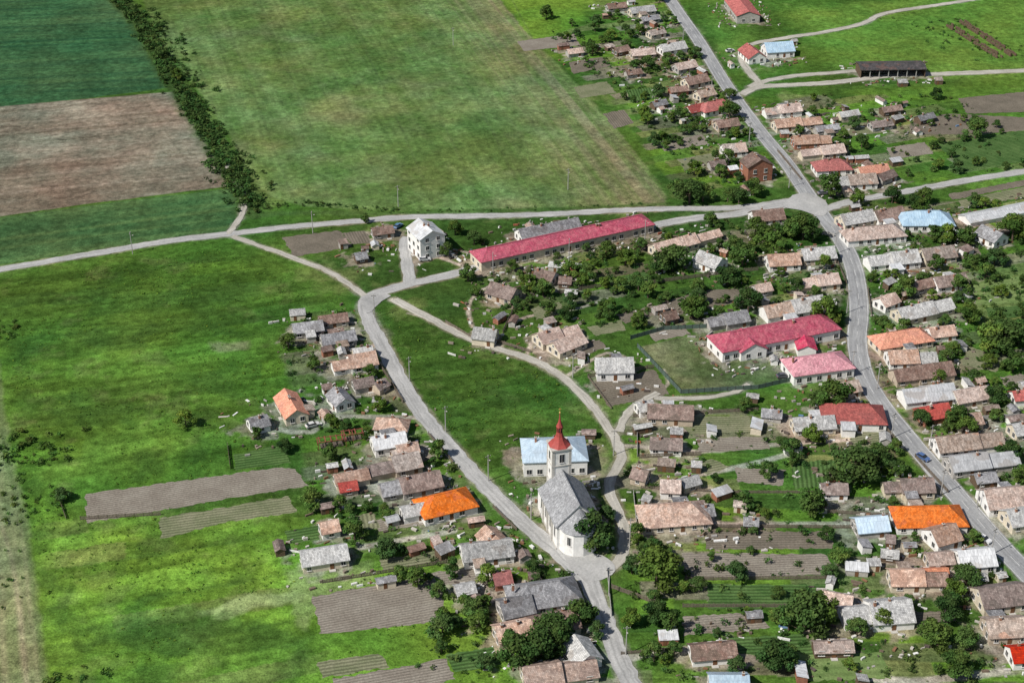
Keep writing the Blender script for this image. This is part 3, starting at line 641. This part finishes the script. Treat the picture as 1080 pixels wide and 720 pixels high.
for pts,w in (([(413,316),(450,334)],2),([(498,345),(494,325),(502,310),(520,300)],1.2),([(545,338),(570,330),(610,325),(640,315)],1.3),([(555,378),(560,362),(575,350)],1.3),
 ([(740,500),(780,492),(820,482),(835,478)],2.2),([(380,577),(430,568),(478,560)],2),([(660,695),(700,686),(760,683),(830,682)],2.2),([(660,470),(690,472),(740,476),(800,470),(930,462)],1.8),
 ([(655,550),(700,552),(780,552),(900,552)],1.6),([(905,712),(960,718),(1060,708)],2.5),([(1045,640),(1060,665),(1075,690)],4),([(280,440),(290,452),(330,455),(350,440),(440,440)],2.2),([(600,395),(640,372),(668,382)],1.2),
 ([(430,330),(480,345)],1),([(500,268),(470,262),(450,268)],1.2),([(700,390),(705,405),(690,415)],1.2),([(460,270),(500,285)],1.2),([(865,400),(900,392)],2.5)):
    path(pts,pale,w,.6,.4,.85)
C*=(0.66+.68*n2)[...,None]*(0.74+.52*n3)[...,None]*(.78+.44*n4)[...,None]
yel=np.clip((fbm(X,Y,25,51)-.5)*2,-.5,.5)
C[...,0]*=1+.35*yel
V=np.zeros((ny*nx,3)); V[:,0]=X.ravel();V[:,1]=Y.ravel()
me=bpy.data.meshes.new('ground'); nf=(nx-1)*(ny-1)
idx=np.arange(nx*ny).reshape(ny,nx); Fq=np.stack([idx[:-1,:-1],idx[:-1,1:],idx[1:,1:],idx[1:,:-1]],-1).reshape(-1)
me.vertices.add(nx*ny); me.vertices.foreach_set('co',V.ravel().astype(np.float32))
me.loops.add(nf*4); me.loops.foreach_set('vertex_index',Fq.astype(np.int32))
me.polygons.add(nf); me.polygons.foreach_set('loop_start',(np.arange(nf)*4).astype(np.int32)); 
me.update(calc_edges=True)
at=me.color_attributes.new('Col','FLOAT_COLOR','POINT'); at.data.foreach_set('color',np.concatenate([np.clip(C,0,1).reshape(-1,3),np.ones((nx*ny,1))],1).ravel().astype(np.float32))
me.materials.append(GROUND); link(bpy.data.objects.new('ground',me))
# ------------------------------------------------------------------ foliage
def leafmat(name):
    m,nt,b=newmat(name,.8,.1)
    a=N(nt,'ShaderNodeAttribute',attribute_name='Col').outputs['Color']
    oi=N(nt,'ShaderNodeObjectInfo').outputs['Random']
    c=mix(nt,'MULTIPLY',1.0,a,ramp(nt,oi,[(0.0,(.72,.78,.75)),(.5,(1.0,1.0,1.0)),(1.0,(1.45,1.3,.9))]))
    nt.links.new(c,b.inputs['Base Color'])
    tr=N(nt,'ShaderNodeBsdfTranslucent'); nt.links.new(c,tr.inputs['Color'])
    mx=N(nt,'ShaderNodeMixShader'); mx.inputs[0].default_value=.25
    out=nt.nodes['Material Output']; nt.links.new(b.outputs[0],mx.inputs[1]); nt.links.new(tr.outputs[0],mx.inputs[2]); nt.links.new(mx.outputs[0],out.inputs[0])
    return m
LEAF=leafmat('foliage'); BARK=plain('bark',(.10,.075,.055),.3,3)
def leaves(cents,rads,per,size,rg,base=(.055,.095,.026)):
    Vs=[];Cs=[]
    for c,r in zip(cents,rads):
        n=max(6,int(per*(r*r))); d=rg.normal(size=(n,3)); d/=np.linalg.norm(d,axis=1)[:,None]
        rr=r*(rg.random(n)**.4)[:,None]*np.array([1,1,.8]); p=c+d*rr
        nrm=d+rg.normal(size=(n,3))*.6+np.array([0,0,.3]); nrm/=np.linalg.norm(nrm,axis=1)[:,None]
        t=np.cross(nrm,rg.normal(size=(n,3))); t/=np.linalg.norm(t,axis=1)[:,None]; bt=np.cross(nrm,t)
        s=(size*rg.uniform(.5,1.2,n))[:,None]
        q=np.stack([p-t*s-bt*s*.5,p+t*s*.2-bt*s,p+t*s+bt*s*.5,p-t*s*.3+bt*s],1)
        k=rg.uniform(.7,1.4)*rg.uniform(.75,1.25,n)
        cc=np.array(base)*k[:,None]; cc[:,0]*=rg.uniform(.85,1.2)
        Vs.append(q.reshape(-1,3)); Cs.append(np.repeat(cc,4,0))
    return np.concatenate(Vs),np.concatenate(Cs)
def limb(a,b,r0,r1,n=6):
    a=np.array(a,float);b=np.array(b,float); d=b-a; d/=np.linalg.norm(d); u=np.cross(d,[0.3,1,.1]);u/=np.linalg.norm(u);w=np.cross(d,u)
    v=[];f=[]
    for p,r in((a,r0),(b,r1)):
        for i in range(n):
            t=2*math.pi*i/n; v.append(p+(u*math.cos(t)+w*math.sin(t))*r)
    for i in range(n): f.append((i,(i+1)%n,n+(i+1)%n,n+i))
    return np.array(v),f
def rawmesh(name,parts,leafV,leafC):
    Vs=[];Fs=[];ms=[];Cs=[];o=0
    for v,f in parts:
        Vs.append(v);Fs+=[tuple(i+o for i in q) for q in f];ms+=[1]*len(f);o+=len(v);Cs.append(np.full((len(v),3),.1))
    n=len(leafV)//4; Vs.append(leafV); Cs.append(leafC)
    allV=np.concatenate(Vs); allC=np.concatenate(Cs)
    lf=(np.arange(n*4)+o).reshape(-1,4); base=np.array(Fs,dtype=int).reshape(-1,4) if Fs else np.zeros((0,4),int)
    FF=np.concatenate([base,lf]); nf=len(FF); me=bpy.data.meshes.new(name)
    me.vertices.add(len(allV)); me.vertices.foreach_set('co',allV.ravel().astype(np.float32))
    me.loops.add(nf*4); me.loops.foreach_set('vertex_index',FF.ravel().astype(np.int32)); me.polygons.add(nf)
    me.polygons.foreach_set('loop_start',(np.arange(nf)*4).astype(np.int32))
    me.materials.append(LEAF); me.materials.append(BARK); me.polygons.foreach_set('material_index',np.array(ms+[0]*n,dtype=np.int32))
    me.update(calc_edges=True)
    at=me.color_attributes.new('Col','FLOAT_COLOR','POINT'); at.data.foreach_set('color',np.concatenate([allC,np.ones((len(allC),1))],1).ravel().astype(np.float32))
    return me
def tree(seed,h,cr_,base=(.052,.098,.024)):
    rg=np.random.default_rng(seed); parts=[limb((0,0,-.3),(0.1,0,h*.35),h*.035,h*.025),limb((.1,0,h*.35),(0,.1,h*.75),h*.025,h*.008)]
    cents=[];rads=[]; n=int(rg.integers(13,19))
    for i in range(n):
        t=rg.random(); zz=h*(.28+.6*t); R=cr_*(1-.55*t**2)*(.4+.6*rg.random()); a=i*2.4+rg.random()
        c=np.array([R*math.cos(a),R*math.sin(a),zz]); cents.append(c); rads.append(cr_*rg.uniform(.25,.46))
        if i<8: parts.append(limb((0,0,h*(.22+.3*t)),c,h*.014,h*.004,5))
    cents.append(np.array([0,0,h*.82]));rads.append(cr_*.4)
    lv,lc=leaves(cents,rads,1000/(cr_**2),.3,rg,tuple(1.4*q for q in base))
    return rawmesh('tree_mesh',parts,lv,lc)
TV=[tree(1,9,4.0),tree(2,9,4.4,base=(.045,.084,.022)),tree(3,9,3.6,base=(.06,.108,.027)),tree(4,9,4.0,base=(.038,.074,.02)),tree(5,9,4.1,base=(.066,.115,.027)),tree(6,9,3.3,base=(.047,.093,.023)),tree(7,9,3.9,base=(.047,.088,.027)),tree(8,9,3.7,base=(.055,.095,.022))]
def put_tree(x,y,h,k=None,nm=None):
    k=random.randrange(8) if k is None else k
    if k in(1,3) and random.random()<.4: k+=4 if k==3 else 5
    o=bpy.data.objects.new(nm or ('broadleaf_tree' if h>6 else 'fruit_tree'),TV[k]); s=h/9; w=s*random.uniform(.95,1.2)
    o.location=(x,y,0); o.scale=(w,w*random.uniform(.85,1.15),s*.95); o.rotation_euler=(0,0,random.uniform(0,6.28)); link(o)
TREES=[(728,200,11,1),(714,196,7,0),(742,202,8,1),(622,558,12,3),(630,566,8,1),(693,597,10,1),(690,578,7,0),(680,582,6,0),(565,680,11,1),(548,688,10,3),(582,664,9,1),(590,676,8,0),(540,675,7,5),(850,645,12,1),(866,642,9,3),(833,650,8,0),(708,655,7,3),
(902,490,11,1),(914,497,7,5),(880,416,11,3),(865,420,7,1),(858,530,8,3),(1060,352,12,1),(1046,356,10,4),(1076,350,10,0),(870,327,11,3),(862,340,7,1),(840,300,6,3),(877,195,10,3),(848,238,11,3),(808,250,11,3),(797,238,9,1),(822,262,8,5),(710,270,11,1),(699,276,8,3),(784,266,10,3),(774,257,7,1),(768,290,8,3),(790,316,9,3),(732,322,9,3),(740,327,6,4),(780,205,8,1),(795,197,7,3),(835,240,8,1),(858,246,7,3),
(1000,245,7,4),(1030,135,9,4),(975,205,8,1),(964,212,7,3),(988,98,6,3),(770,115,8,3),(718,120,6,1),(690,146,7,1),(625,52,6,3),(660,30,6,1),(576,12,8,3),(768,205,6,4),(955,300,8,1),(1020,248,8,3),(1012,298,7,4),(1010,440,9,3),(1018,446,7,1),(1070,240,10,3),(942,205,7,3),(905,208,7,3),(770,98,6,1),(1050,270,7,1),(1022,330,7,3),(972,440,6,1),(1050,415,7,3),(990,395,5,1),(785,425,5,4),
(195,441,6,4),(186,78,6,3),(170,55,6,1),(65,520,5,1),(640,540,5,1),(630,662,5,1),(515,605,6,4),(463,620,5,1),(612,645,8,3),(500,640,6,1),(505,655,6,3),(1000,640,8,3),(985,668,8,1),(1010,700,7,3),(818,690,8,3),(1020,608,7,1),(925,480,7,3),(945,470,5,1),(620,285,7,1),(660,270,7,3),(640,262,6,1),(470,262,6,1),(480,240,6,3),(500,250,6,1),(385,230,4,3),(400,425,6,3),(270,455,4,3),(300,470,4,3),(1070,380,8,3),(1065,475,7,3),(905,660,6,1),(672,560,6,4),(730,540,5,3),(872,562,5,3),(930,650,6,1)]
for u,v,h,k in TREES:
    x,y=g(u,v,h*.5); put_tree(x,y,h*random.uniform(.92,1.04),k)
ZONES=[([(575,35),(700,0),(740,70),(835,185),(740,200),(650,100)],78),([(850,100),(1000,100),(1090,150),(1090,175),(900,205),(830,130)],30),
([(480,270),(700,240),(830,225),(895,290),(890,330),(700,350),(500,330)],85),([(660,432),(905,432),(1050,600),(1080,720),(660,720),(665,600)],56),
([(905,235),(1090,205),(1090,560),(1040,520),(920,400)],75),([(290,330),(390,330),(470,480),(600,610),(500,640),(330,600),(320,470)],28),([(500,600),(630,640),(640,715),(420,715)],10)]
for poly,n in ZONES:
    us=[p[0] for p in poly];vs=[p[1] for p in poly];c=0;t=0
    while c<n and t<n*20:
        t+=1;u=random.uniform(min(us),max(us));v=random.uniform(min(vs),max(vs))
        if not insidepoly(u,v,poly): continue
        x,y=g(u,v); h=random.choice([2.6,3,3.4,3.8,4.4,5,5.8,6.5])
        if rectclear(x,y,h*.32) and roadclear(x,y)>h*.35: put_tree(x,y,h); c+=1
brg=np.random.default_rng(5)
BV=[]
for i in range(8):
    nb=int(brg.integers(2,5)); cs=[np.array([brg.uniform(-.8,.8),brg.uniform(-.8,.8),brg.uniform(.4,1.0)]) for _ in range(nb)]
    BV.append(leaves(cs,[brg.uniform(.4,.85) for _ in range(nb)],60,.2,brg,(.052,.105,.026)))
TF=[leaves([np.array([0,0,.3])],[.5],26,.26,brg,(.055,.125,.024)) for _ in range(6)]
def mass(name,items,src=None,cm=(1,1,1)):
    src=src or BV; Vs=[];Cs=[]
    for x,y,s in items:
        v,c=src[brg.integers(len(src))]; a=brg.uniform(0,6.28); ca,sa=math.cos(a),math.sin(a); w=v*s*np.array([brg.uniform(.8,1.4),1,brg.uniform(.7,1.1)])
        Vs.append(np.stack([w[:,0]*ca-w[:,1]*sa+x,w[:,0]*sa+w[:,1]*ca+y,w[:,2]],1)); Cs.append(c*brg.uniform(.7,1.5)*np.array([brg.uniform(.8,1.3)*cm[0],cm[1],cm[2]]))
    me=rawmesh(name,[],np.concatenate(Vs),np.concatenate(Cs)); link(bpy.data.objects.new(name,me))
def along(pts,n,sp,smin,smax):
    c=cr([g(*p) for p in pts],1); out=[]
    for i in range(n):
        p=c[brg.integers(len(c))]; out.append((p.x+brg.normal()*sp,p.y+brg.normal()*sp,brg.uniform(smin,smax)))
    return out
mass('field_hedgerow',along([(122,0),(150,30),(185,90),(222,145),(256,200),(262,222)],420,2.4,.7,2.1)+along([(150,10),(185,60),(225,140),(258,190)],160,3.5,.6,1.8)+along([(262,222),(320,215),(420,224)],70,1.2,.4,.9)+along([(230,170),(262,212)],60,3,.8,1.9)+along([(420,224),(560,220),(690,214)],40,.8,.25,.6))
mass('thicket',along([(0,480),(25,470),(50,485)],50,5,.5,1.4)+along([(15,500),(20,545),(60,520)],30,2,.5,1.1)+along([(0,350),(15,345)],20,4,.5,1.2)+along([(55,515),(66,545)],14,1,.5,1)+along([(5,575),(12,640)],10,2,.4,.8)+along([(60,712),(110,718)],14,2,.6,1.2))
items=[]
for poly,n in [(z[0],int(z[1]*7)) for z in ZONES]:
    us=[p[0] for p in poly];vs=[p[1] for p in poly];c=0
    for _ in range(n*3):
        if c>=n: break
        u=random.uniform(min(us),max(us));v=random.uniform(min(vs),max(vs))
        if not insidepoly(u,v,poly): continue
        x,y=g(u,v)
        if rectclear(x,y,.6) and roadclear(x,y)>1: items.append((x,y,random.choice([.2,.25,.3,.35,.5,.75,1.1,1.3]))); c+=1
mass('garden_shrubs',items)
small=[]
for poly,n in (([(0,300),(230,262),(370,320),(300,460),(330,600),(330,719),(60,719),(20,480)],8000),([(395,325),(470,345),(590,400),(640,470),(600,480),(560,545),(480,470),(420,390)],2600),([(330,600),(500,580),(640,720),(330,720)],1200)):
    us=np.array([g(*p) for p in poly]); P2=[tuple(q) for q in us]
    for _ in range(n):
        x=random.uniform(us[:,0].min(),us[:,0].max()); y=random.uniform(us[:,1].min(),us[:,1].max())
        if insidepoly(x,y,P2):
            d=vn(np.array([x]),np.array([y]),14,77)[0]*.6+vn(np.array([x]),np.array([y]),5,78)[0]*.4
            if d>.5+random.uniform(-.12,.12) and roadclear(x,y)>1 and rectclear(x,y,.6) and not any(insidepoly(x,y,q) for q in PLW): small.append((x,y,random.uniform(.25,.75)*(1.7 if random.random()<.05 else 1)))
mass('meadow_weeds',small,TF)
# ------------------------------------------------------------------ sheds & clutter
allr=list(rects)
def shed(x,y,a,L,W,h,rf,wl):
    mb=MB(); rb=MB()
    if random.random()<.6:
        add_walls(mb,-L/2,L/2,W,h,W*.25); add_roof(rb,-L/2,L/2,W,h,W*.25,o=.25,th=.1)
    else:
        mb.box((0,0,h/2-.1),(L,W,h),0)
        q=[(-L/2-.2,-W/2-.2,h-.0),(L/2+.2,-W/2-.2,h-.0),(L/2+.2,W/2+.2,h+.7),(-L/2-.2,W/2+.2,h+.7)]
        rb.face(q,0,[(0,0),(L,0),(L,W),(0,W)]); d=[(p[0],p[1],p[2]-.1) for p in q]; rb.face(d[::-1],0)
        for i in range(4): rb.face([d[i],d[(i+1)%4],q[(i+1)%4],q[i]],0)
        mb.face([(-L/2,W/2,h-.1),(L/2,W/2,h-.1),(L/2,W/2,h+.55),(-L/2,W/2,h+.55)])
    mb.box((random.uniform(-.3,.3)*L,-W/2-.02,.95),(.9,.08,1.9),2)
    for f,uv in zip(rb.f,rb.uv): mb.face([rb.v[i] for i in f],1,uv)
    o=mb.obj('garden_shed',[WALL[wl],ROOF[rf],DOOR]); o.location=(x,y,0); o.rotation_euler=(0,0,a); rects.append((x,y,a,L+.5,W+.5))
for cx,cy,a,L,W in allr:
    if L>40: continue
    for _ in range(random.choice([0,1,1,2])):
        for t in range(12):
            r=random.uniform(W/2+2,W/2+10); sgn=random.choice([-1,1]); lx=random.uniform(-L/2-6,L/2+8); 
            x=cx+lx*math.cos(a)-sgn*r*math.sin(a); y=cy+lx*math.sin(a)+sgn*r*math.cos(a)
            if rectclear(x,y,2.2) and roadclear(x,y)>3.5:
                shed(x,y,a+random.choice([0,0,math.pi/2])+random.uniform(-.1,.1),random.uniform(2.0,5.5),random.uniform(1.8,3.0),random.uniform(1.7,2.2),random.choice('TUBGAAWBAU'),random.choice('tgtcbw')); break
cm=[]
cols=[(.16,.12,.09),(.25,.21,.17),(.34,.32,.3),(.6,.59,.56),(.10,.08,.07),(.22,.12,.07),(.45,.42,.38),(.7,.7,.68),(.30,.10,.06),(.12,.2,.32)]
for cx,cy,a,L,W in allr:
    for _ in range(int(L*3)):
        r=random.uniform(W/2+.4,W/2+9); sgn=random.choice([-1,1]); lx=random.uniform(-L/2-6,L/2+6)
        x=cx+lx*math.cos(a)-sgn*r*math.sin(a); y=cy+lx*math.sin(a)+sgn*r*math.cos(a)
        if rectclear(x,y,.5) and roadclear(x,y)>1: cm.append((x,y,a+random.gauss(0,.4),random.uniform(.2,1.7)*(1.8 if random.random()<.1 else 1),random.uniform(.15,.7),random.uniform(.1,.8),random.choice(cols[:8] if random.random()<.95 else cols)))
mb=MB(); cc=[]
for x,y,a,l,w,h,c in cm:
    n=len(mb.v); mb.box((x,y,h/2-.02),(l,w,h),0,a); cc+=[c]*(len(mb.v)-n)
o=mb.obj('yard_clutter',[attrmat('clutter_mixed',(1,3),.2,.9,.1,0)])
at=o.data.color_attributes.new('Col','FLOAT_COLOR','POINT'); at.data.foreach_set('color',np.concatenate([np.array(cc),np.ones((len(cc),1))],1).ravel().astype(np.float32))
# ------------------------------------------------------------------ fences
GREENF=plain('fence_green',(.09,.13,.11),.3)
def fence(pts,h=1.3,kind='w',nm=None):
    P_=[Vector(g(*p)) for p in pts]; o0=P_[0]; mb=MB()
    for a,b in zip(P_,P_[1:]):
        d=b-a; L=d.length; n=max(1,round(L/2.4)); ang=math.atan2(d.y,d.x)
        for i in range(n):
            p=a.lerp(b,i/n)-o0; q=a.lerp(b,(i+.5)/n)-o0
            mb.box((p.x,p.y,h/2),(.14,.14,h+.2),1,ang)
            w=L/n-.16
            if kind=='w':
                for zz in(.35,h-.25): mb.box((q.x,q.y,zz),(w,.04,.1),1,ang)
                m=6
                for j in range(m):
                    s=a.lerp(b,(i+(j+.7)/(m+.4))/n)-o0; mb.box((s.x,s.y,h/2+random.uniform(-.05,.05)),(w/m*.72,.03,h-.1),0,ang)
            else: mb.box((q.x,q.y,h/2-.05),(w,.08,h),0,ang)
    M={'w':[WOODP,WOODP],'c':[CONC,CONC],'g':[GREENF,IRON]}[kind]
    o=mb.obj(nm or {'w':'picket_fence','c':'concrete_wall','g':'green_panel_fence'}[kind],M); o.location=(o0.x,o0.y,0)
fence([(672,366),(718,415),(800,410),(850,398)],1.5,'g'); fence([(665,358),(700,348),(760,345)],1.5,'g')
for f in [[(400,385),(425,425)],[(452,458),(478,488)],[(520,535),(545,560)],[(640,600),(645,650)],[(668,520),(672,560)],[(672,455),(672,482)],[(668,440),(700,438),(800,433)],[(674,483),(740,480)],[(676,515),(780,520),(860,520)],[(672,558),(740,556),(900,557)],
 [(915,305),(920,340)],[(880,270),(893,300)],[(925,440),(950,475)],[(965,482),(1000,520)],[(1020,552),(1050,590)],[(895,410),(915,440)],[(470,340),(500,358)],[(505,355),(560,372)],[(620,398),(645,432)],[(620,398),(690,388)],
 [(85,548),(170,543)],[(240,470),(243,495)],[(720,640),(880,640)],[(722,612),(880,610)],[(930,355),(1010,357)],[(940,420),(1040,420)],[(985,445),(1075,440)],[(1000,500),(1075,492)],[(545,320),(530,352)],[(590,310),(650,300)],[(680,300),(740,292),(800,285)],
 [(860,190),(900,205)],[(820,160),(845,190)],[(860,540),(945,545)],[(60,520),(70,548)],[(800,230),(880,250)],[(340,615),(480,592)],[(655,690),(720,684)],[(645,620),(700,640)]]:
    fence(f,random.choice([1.0,1.2,1.4]),random.choice('wwwc'))
for (u1,v1,u2,v2) in ((998,28,1052,62),(1012,24,1066,60)):
    a=Vector(g(u1,v1));b=Vector(g(u2,v2));d=b-a;mb=MB();n=int(d.length/2);ang=math.atan2(d.y,d.x)
    for i in range(n):
        q=a.lerp(b,(i+.5)/n)-a
        if random.random()<.85: mb.box((q.x,q.y,.6),(1.85,.6,random.uniform(.8,2.4)),0,ang+random.uniform(-.05,.05))
        n_=Vector((-d.y,d.x)).normalized()*2.6
        if random.random()<.8: mb.box((q.x+n_.x,q.y+n_.y,.5),(1.9,.5,random.uniform(.6,2)),0,ang)
    o=mb.obj('ruined_wall',[WALL['t']]); o.location=(a.x,a.y,0)
mass('ruin_scrub',along([(995,26),(1050,62)],40,3,.4,.9)+along([(1012,22),(1068,58)],40,3,.4,.9)+along([(960,20),(1000,50)],24,5,.4,1.0))
REDOX=plain('red_oxide_paint',(.24,.075,.055),.4)
for (u,v,l,w) in ((350,470,8,2.4),(372,463,6,2.2)):
    x,y=g(u,v); mb=MB()
    for sx in(-1,0,1):
        for sy in(-1,1): mb.box((sx*(l/2-.1),sy*w/2,1.1),(.16,.16,2.2),0)
        mb.box((sx*(l/2-.1),0,2.28),(.16,w+.3,.16),0)
    for sy in(-1,1): mb.box((0,sy*w/2,2.44),(l+.4,.18,.18),0)
    for i in range(int(l/1.6)): mb.box((-l/2+.6+i*1.6,0,2.6),(.3,w+.5,.1),0)
    for i in range(5): mb.box((0,-w/2+.5+i*w/6,.25+.1*(i%3)),(l*.8,.3,.4),1)
    o=mb.obj('lumber_rack',[REDOX,WOODP]); o.location=(x,y,0); o.rotation_euler=(0,0,.25)
def pole(u,v,h=8.5,ang=0):
    x,y=g(u,v); mb=MB(); A_=ngon(8,.16)
    mb.prism(A_,-.3,h,0,True,.65); mb.box((0,0,h-.6),(1.7,.12,.12),1)
    for sx in(-.75,-.3,.3,.75): mb.prism(ngon(6,.06,(sx,0)),h-.54,h-.3,2)
    mb.box((0,-.35,h-1.2),(.1,.8,.08),1); mb.box((0,-.8,h-1.25),(.24,.5,.14),2)
    o=mb.obj('utility_pole',[CONC,IRON,STONE]); o.location=(x,y,0); o.rotation_euler=(0,0,ang)
for u,v,a in ((478,48,.5),(420,218,.5),(599,200,.5),(395,335,0),(432,402,.6),(470,455,.6),(515,507,.6),(560,548,.6),(642,628,.1),(660,690,.1),(664,575,0),(647,480,0),(604,398,.8),(520,290,1.5),(600,275,1.5),(680,255,1.5),(750,100,.6),(790,150,.6),(832,198,.6),(880,268,.3),(893,330,0),(898,395,.2),(940,462,.6),(992,522,.6),(1045,585,.6),(720,48,.6),(925,410,.3),(980,475,.6),(1030,535,.6),(140,268,1.5),(330,246,1.5)): pole(u,v,8.5,a)
TAIL=plain('tail_lamp',(.4,.02,.02),.1)
def car(u,v,ang,c):
    x,y=g(u,v); e=bpy.data.objects.new('parked_car' ,None); e.location=(x,y,.1); e.rotation_euler=(0,0,ang); link(e)
    mb=MB()
    prof=[(-2.1,.35),(-2.15,.75),(-2.0,.95),(-1.2,1.0),(1.0,.98),(1.9,.85),(2.12,.6),(2.1,.35)]
    def ext(prof,w2,mi):
        n=len(prof)
        for i in range(n):
            j=(i+1)%n; mb.face([(prof[i][0],-w2[i],prof[i][1]),(prof[j][0],-w2[j],prof[j][1]),(prof[j][0],w2[j],prof[j][1]),(prof[i][0],w2[i],prof[i][1])],mi)
        mb.face([(p[0],-q,p[1]) for p,q in zip(prof,w2)][::-1],mi); mb.face([(p[0],q,p[1]) for p,q in zip(prof,w2)],mi)
    ext(prof,[.8,.84,.86,.86,.86,.84,.78,.8],0)
    ext([(-1.75,.97),(-1.25,1.42),(.35,1.44),(1.05,.97)],[.8,.64,.64,.8],1)
    mb.box((-.45,0,1.46),(1.5,1.22,.05),0)
    for sx in(-1.3,1.3):
        for sy in(-.8,.8):
            pts=[(sx+.33*math.cos(t*math.pi/6),.33+.33*math.sin(t*math.pi/6)) for t in range(12)]
            for i in range(12):
                j=(i+1)%12; mb.face([(pts[i][0],sy-.1,pts[i][1]),(pts[j][0],sy-.1,pts[j][1]),(pts[j][0],sy+.1,pts[j][1]),(pts[i][0],sy+.1,pts[i][1])],2)
            for s_ in(-.1,.1): mb.face([(p[0],sy+s_,p[1]) for p in pts],2)
    for sy in(-.6,.6): mb.box((2.08,sy,.7),(.1,.35,.16),3); mb.box((-2.12,sy,.75),(.08,.3,.16),4)
    mb.obj('body',[plain('car_paint',c,.05,1,.35,.5),GLASS,IRON,FRAME,TAIL],e)
for u,v,a,c in ((973,484,-.9,(.08,.14,.3)),(1037,570,-.85,(.7,.7,.7)),(448,275,.2,(.6,.6,.6)),(420,240,1,(.1,.2,.35)),(888,240,-1.2,(.3,.05,.05)),(826,398,.2,(.1,.1,.12)),(330,450,.5,(.6,.6,.58)),(868,205,.3,(.2,.2,.22)),(770,55,.4,(.6,.6,.6))): car(u,v,a,c)
# ------------------------------------------------------------------ sun, sky, cloud
EL=47
sun=Vector((-.72,-.50,0)).normalized()*math.cos(math.radians(EL)); sun.z=math.sin(math.radians(EL))
li=bpy.data.lights.new('sun','SUN'); li.energy=5.0; li.angle=math.radians(.5); li.color=(1,.955,.89)
so=bpy.data.objects.new('sun',li); so.rotation_euler=(-sun).to_track_quat('-Z','Y').to_euler(); so.location=(-300,0,500); link(so)
w=bpy.data.worlds.new('World'); scene.world=w; w.use_nodes=True; nt=w.node_tree
sk=nt.nodes.new('ShaderNodeTexSky'); sk.sky_type='NISHITA'; sk.sun_disc=False; sk.sun_elevation=math.radians(EL); sk.sun_rotation=math.atan2(sun.x,sun.y)
bg=nt.nodes['Background']; bg.inputs['Strength'].default_value=.07; nt.links.new(sk.outputs[0],bg.inputs['Color'])
CH=900; off=sun*(CH/sun.z)
cxs=np.arange(-520,521,13.0)+off.x; cys=np.arange(120,1000,13.0)+off.y; CX,CY=np.meshgrid(cxs,cys); GX,GY=CX-off.x,CY-off.y
D=np.zeros_like(CX)
for u,v,r,a in ((30,20,70,.6),(590,90,55,.5),(320,75,45,.45),(450,50,45,.45),(90,320,80,.5),(240,290,60,.45),(480,360,55,.5),(560,430,50,.5),(640,300,55,.35),(20,180,40,.3),(560,470,30,.25),(330,200,30,.2),(640,180,40,.35),(830,660,40,.2),(150,420,40,.25)):
    x,y=g(u,v); D+=a*np.exp(-((GX-x)**2+((GY-y)*.8)**2)/(r*r))
D=np.clip(D*(.3+1.4*fbm(GX,GY,90,61)),0,.66)
edge=np.clip(np.minimum.reduce([GX+520,520-GX,GY-120,1000-GY])/80,0,1); D*=edge
me=bpy.data.meshes.new('cloud'); ny_,nx_=CX.shape; idx=np.arange(nx_*ny_).reshape(ny_,nx_)
Z=CH+60*fbm(GX,GY,60,71)+30*D
me.from_pydata(np.stack([CX.ravel(),CY.ravel(),Z.ravel()],1).tolist(),[],np.stack([idx[:-1,:-1],idx[:-1,1:],idx[1:,1:],idx[1:,:-1]],-1).reshape(-1,4).tolist())
at=me.color_attributes.new('density','FLOAT_COLOR','POINT'); at.data.foreach_set('color',np.concatenate([np.repeat(D.reshape(-1,1),3,1),np.ones((D.size,1))],1).ravel().astype(np.float32))
m=bpy.data.materials.new('cloud_vapour'); m.use_nodes=True; nt=m.node_tree; nt.nodes.clear()
a=N(nt,'ShaderNodeAttribute',attribute_name='density'); tr=N(nt,'ShaderNodeBsdfTransparent'); df=N(nt,'ShaderNodeBsdfDiffuse'); df.inputs[0].default_value=(.9,.9,.9,1)
mx=N(nt,'ShaderNodeMixShader'); nt.links.new(a.outputs['Fac'],mx.inputs[0]); nt.links.new(tr.outputs[0],mx.inputs[1]); nt.links.new(df.outputs[0],mx.inputs[2])
ou=N(nt,'ShaderNodeOutputMaterial'); nt.links.new(mx.outputs[0],ou.inputs[0]); me.materials.append(m); link(bpy.data.objects.new('cloud',me))
# ------------------------------------------------------------------ camera
cam=bpy.data.cameras.new('camera'); cam.sensor_width=36; cam.lens=F/1080*36; cam.clip_end=30000; cam.clip_start=1
co=bpy.data.objects.new('camera',cam); co.location=(0,0,H); co.rotation_euler=(math.radians(60),0,0); link(co); scene.camera=co
scene.view_settings.view_transform='Standard'; scene.view_settings.look='None'; scene.view_settings.exposure=0
print('objects',len(bpy.data.objects),'houses',len(allr),'tufts',len(small))
